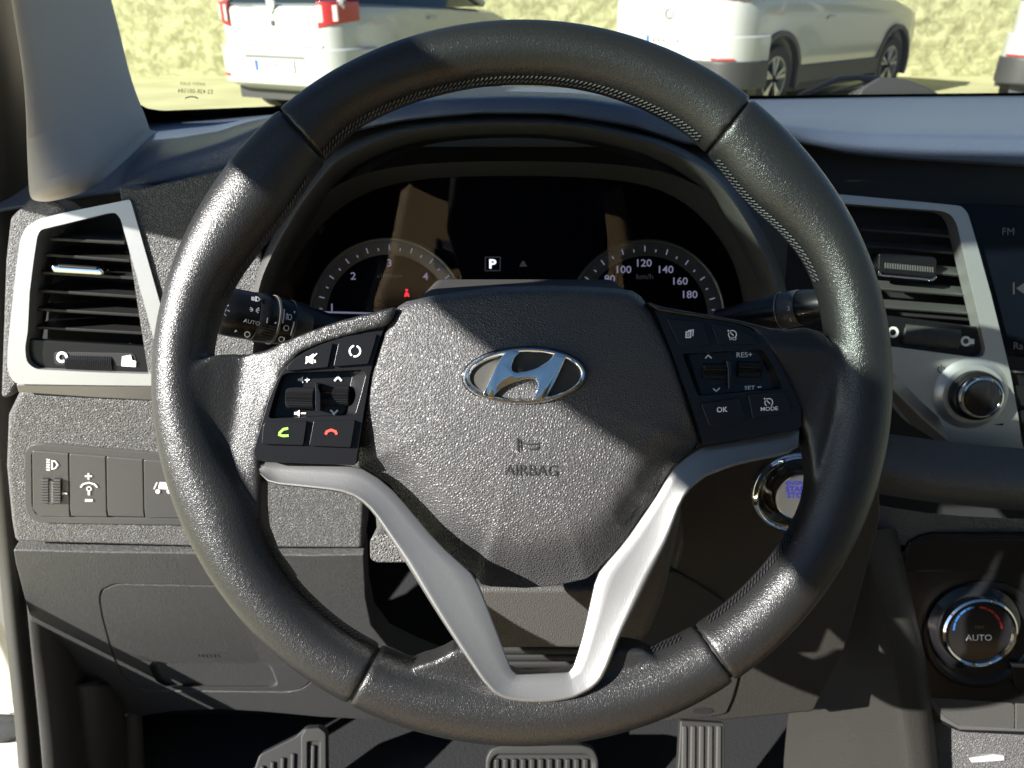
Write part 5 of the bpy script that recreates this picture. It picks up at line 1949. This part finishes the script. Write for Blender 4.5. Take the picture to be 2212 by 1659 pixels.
# hub body behind the cover
slab('hub', [(800, 700), (1430, 700), (1480, 950), (1380, 1100), (1290, 1215), (1030, 1215), (880, 1080), (770, 960)], PW, 'matte_black', SW, h=-.016, depth=.03, bevel=.004)

# ================================================================== stalks
def stalk_ring(name, P0, ax, up, side, t0, t1, r0, r1, mat, par):
    return rod(name, P0 + ax * t0, P0 + ax * t1, [(0, r0 * .96), (.06, r0), (.94, r1), (1, r1 * .96)], mat, par, n=40)


def build_left_stalk():
    t = thing('light_stalk', px(640, 690, .50), 'black light switch stalk with AUTO ring poking out left of the hub', 'stalk')
    a, b = px(484, 672, .468), px(760, 722, .520)
    L = (b - a).length
    z = (b - a).normalized()
    R = .0150
    def seg(name, s0, s1, r0, r1, mat, lab=None, prof=None):
        return rod(name, a + z * s0, a + z * s1, prof or [(0, r0 * .97), (.05, r0), (.95, r1), (1, r1 * .97)], mat, t, n=44, label=lab)
    k = .468 / K
    seg('end_knob', -.010, .0165, 0, 0, 'satin_black', prof=[(0, .0010), (.02, R * .62), (.14, R * .86), (.34, R * .97), (.55, R), (1, R)])
    seg('ring', .0170, .0290, R * 1.02, R * 1.02, 'satin_black')
    seg('trim', .0290, .0305, R * 1.05, R * 1.05, 'silver_dark')
    seg('body', .0305, .085, R * 1.0, R * .62, 'satin_black')
    seg('fog_ring', .0400, .0520, R * .99, R * .93, 'slat_black')
    # marks lie on the barrel's camera side
    def on_barrel(u, v, lift=.0004):
        r = rayd(u, v).normalized()
        w0 = CAM - a
        A = r - z * r.dot(z)
        Bv = w0 - z * w0.dot(z)
        # radius at that station found by two passes
        rad = R * 1.03
        for _ in range(3):
            q0, q1, q2 = A.dot(A), 2 * A.dot(Bv), Bv.dot(Bv) - rad * rad
            disc = q1 * q1 - 4 * q0 * q2
            if disc < 0:
                s = -q1 / (2 * q0)
            else:
                s = (-q1 - math.sqrt(disc)) / (2 * q0)
            p = CAM + r * s
            st = (p - a).dot(z)
            rad = (R * 1.03 if st < .0305 else R * (1.0 - .38 * (st - .0305) / .0545) * 1.01) + lift
        return p
    def mark(polys, mat='print_white', name='symbol'):
        V, F = [], []
        for p in polys:
            i0 = len(V)
            V += [on_barrel(u, v) for u, v in p]
            F.append(list(range(i0, len(V))))
        mk(name, V, F, mat, t, smooth=False)
    def mtext(s, c, h, rot, wide=1.0):
        q, fs = text2d(s, *c, h, rot, wide, bold=.01)
        mk('lettering', [on_barrel(u, v) for u, v in q], fs, 'print_white', t, smooth=False)
    mark(stroke(TK((690, 290), (690, 362), (730, 360), (756, 335), (730, 300)), 2.2, True))
    mark([TK((610, 285), (670, 292), (672, 360), (612, 350))])
    mark(stroke(TK((590, 470), (640, 505)), 2) + stroke(TK((580, 505), (640, 515)), 2) + stroke(TK((590, 540), (640, 528)), 2))
    mark(stroke(TK((745, 480), (690, 510)), 2) + stroke(TK((752, 520), (690, 522)), 2) + stroke(TK((735, 570), (690, 538)), 2))
    mtext('AUTO', TK((618, 728))[0], 8.5, -12, 1.1)
    mark(stroke(circ(*TK((540, 940))[0], 5.6, 18), 2.2, True))
    mark([TK((315, 905), (335, 855), (372, 888))])
    mark(stroke(TK((162, 395), (152, 450), (172, 480), (168, 520), (150, 545), (108, 565)), 2.2))
    mark(stroke(TK((185, 450), (220, 432)), 2.6) + stroke(TK((195, 520), (238, 542)), 2.6) + stroke(TK((140, 575), (172, 620)), 2.6))
    mark(stroke(TK((893, 650), (878, 745)), 3))
    mark([TK((1005, 755), (1030, 718), (1052, 745))])
    for k in range(6):
        y = 770 + 46 * k
        mark(stroke(TK((840 - 18 * k, y), (1080 - 14 * k, y + 60)), 1.2), 'switch_plastic', 'rib')
    mark(stroke(TK((1180, 500), (1172, 640), (1152, 745)), 2.6))
    mark(stroke(TK((1358, 535), (1345, 760), (1310, 880), (1290, 960)), 3))
    mark(stroke(circ(*TK((1215, 830))[0], 5.6, 18), 1.6, True))
    mark(stroke(TK((1245, 600), (1250, 680), (1290, 685), (1310, 640), (1290, 598)), 1.8, True))
    mark(stroke(TK((1232, 570), (1222, 690)), 1.8) + stroke(TK((1203, 600), (1228, 606)), 1.6) + stroke(TK((1203, 650), (1228, 655)), 1.6))
    mark(stroke(circ(*TK((1130, 1025))[0], 5.4, 14), 1.6, True) + stroke(TK((1185, 985), (1180, 1050)), 1.8))
    mark(stroke(TK((1440, 690), (1492, 640), (1490, 665), (1548, 680), (1540, 725), (1490, 715), (1490, 740)), 1.6, True))
    mark(stroke(TK((1580, 710), (1632, 730), (1634, 690), (1685, 745), (1630, 790), (1628, 770), (1578, 752)), 1.6, True))
    mark(stroke(TK((1450, 490), (1520, 525), (1600, 550)), 2.6) + stroke(TK((1615, 562), (1655, 588)), 2.8))


def build_right_stalk():
    t = thing('wiper_stalk', px(1690, 670, .50), 'black wiper stalk with numbered ring poking out right of the hub', 'stalk')
    a, b = px(1790, 655, .468), px(1560, 692, .520)
    z = (b - a).normalized()
    R = .0112
    for nm, s0, s1, r0, r1, mat in (('end_knob', -.01, .0170, R * .7, R, 'satin_black'), ('ring', .0174, .0290, R * 1.03, R * 1.04, 'switch_plastic'), ('trim', .0290, .0300, R * 1.07, R * 1.07, 'silver_dark'), ('body', .0300, .075, R * 1.0, R * .7, 'satin_black')):
        rod(nm, a + z * s0, a + z * s1, [(0, r0 * .96), (.06, r0), (.94, r1), (1, r1 * .96)], mat, t, n=40)
    P = PL(a + z * .023 - FWD * (R * 1.045), -FWD + Vector((0, 0, .0)))
    text('lettering', '2', *S2((1580, 306))[0], 9, P, 'print_white', t, .0004, wide=1.1, bold=.01)
    sheet('symbol', stroke(S2((1590, 375), (1597, 398)), 2), P, 'print_white', t, .0004)
    P2 = PL(a + z * .050 - FWD * R, -FWD + Vector((0, 0, .45)))
    sheet('symbol', stroke(S2((1425, 280), (1480, 268), (1472, 285), (1440, 292)), 1.6, True), P2, 'print_white', t, .0012)
    for k in range(5):
        sheet('rib', stroke(S2((1400, 338 + 14 * k), (1505, 322 + 14 * k)), 1.2), P2, 'switch_plastic', t, .0006)


build_left_stalk()
build_right_stalk()


# ================================================================== pedals and footwell
def build_pedals():
    P = PL(px(1170, 1680, .95), (0, -.80, .60))
    t = thing('brake_pedal', px(1170, 1700, .97), 'wide grey rubber brake pedal with vertical ribs', 'pedal')
    o = fillet([(1049, 1800), (1049, 1640), (1060, 1618), (1084, 1610), (1258, 1610), (1282, 1618), (1293, 1640), (1293, 1800)], 10, 4)
    i = fillet([(1060, 1795), (1060, 1645), (1072, 1630), (1270, 1630), (1282, 1645), (1282, 1795)], 8, 4)
    plate('pad', o, i, P, 'pedal_rubber', t, depth=.016, bevel=.003, seg=3, floor=.004)
    for k in range(11):
        u = 1068 + 19.2 * k
        slab('rib', fillet([(u, 1790), (u, 1640), (u + 11, 1640), (u + 11, 1790)], 4), P, 'pedal_rubber', t, h=-.0005, depth=.006, bevel=.0016, seg=2)
    tube('pedal_arm', [P.hit(1170, 1650, -.015), P.hit(1180, 1560, -.06), P.hit(1190, 1480, -.10)], .012, 'matte_black', t)
    P = PL(px(1510, 1620, .92), (0, -.75, .66))
    t = thing('accelerator_pedal', px(1515, 1700, .94), 'tall ribbed accelerator pedal beside the console', 'pedal')
    slab('pad', fillet([(1450, 1800), (1466, 1640), (1470, 1556), (1565, 1562), (1566, 1800)], 5), P, 'pedal_rubber', t, depth=.014, bevel=.003)
    for k in range(5):
        u = 1474 + 18.6 * k
        slab('rib', fillet([(u - 3, 1790), (u, 1568), (u + 10, 1569), (u + 9, 1790)], 3), P, 'pedal_metal', t, h=.0022, depth=.004, bevel=.001)
    P = PL(px(640, 1620, .95), (.1, -.75, .66))
    t = thing('footrest', px(640, 1700, .97), 'ribbed grey footrest left of the brake pedal', 'footrest')
    slab('pad', fillet([(500, 1800), (560, 1630), (640, 1590), (658, 1572), (692, 1570), (706, 1582), (708, 1800)], 8), P, 'matte_black', t, depth=.02, bevel=.004, seg=3)
    slab('frame', fillet([(650, 1800), (650, 1590), (660, 1574), (690, 1572), (704, 1584), (706, 1800), (690, 1800), (690, 1602), (664, 1602), (664, 1800)], 4), P, 'pedal_rubber', t, h=.004, depth=.01, bevel=.002)
    for k in range(6):
        u = 668 - 22 * k
        slab('rib', [(u, 1800), (u + 4, 1610 + 9 * k), (u + 13, 1610 + 9 * k), (u + 9, 1800)], P, 'pedal_rubber', t, h=.003, depth=.005, bevel=.0014)
    # carpeted footwell
    V = [(-.55, .75, .30), (.45, .75, .30), (.45, 1.14, .62), (-.55, 1.14, .62), (-.55, 1.14, 1.0), (.45, 1.14, 1.0)]
    struct(mk('footwell', V, [(0, 1, 2, 3), (3, 2, 5, 4)], 'carpet', smooth=False))


build_pedals()
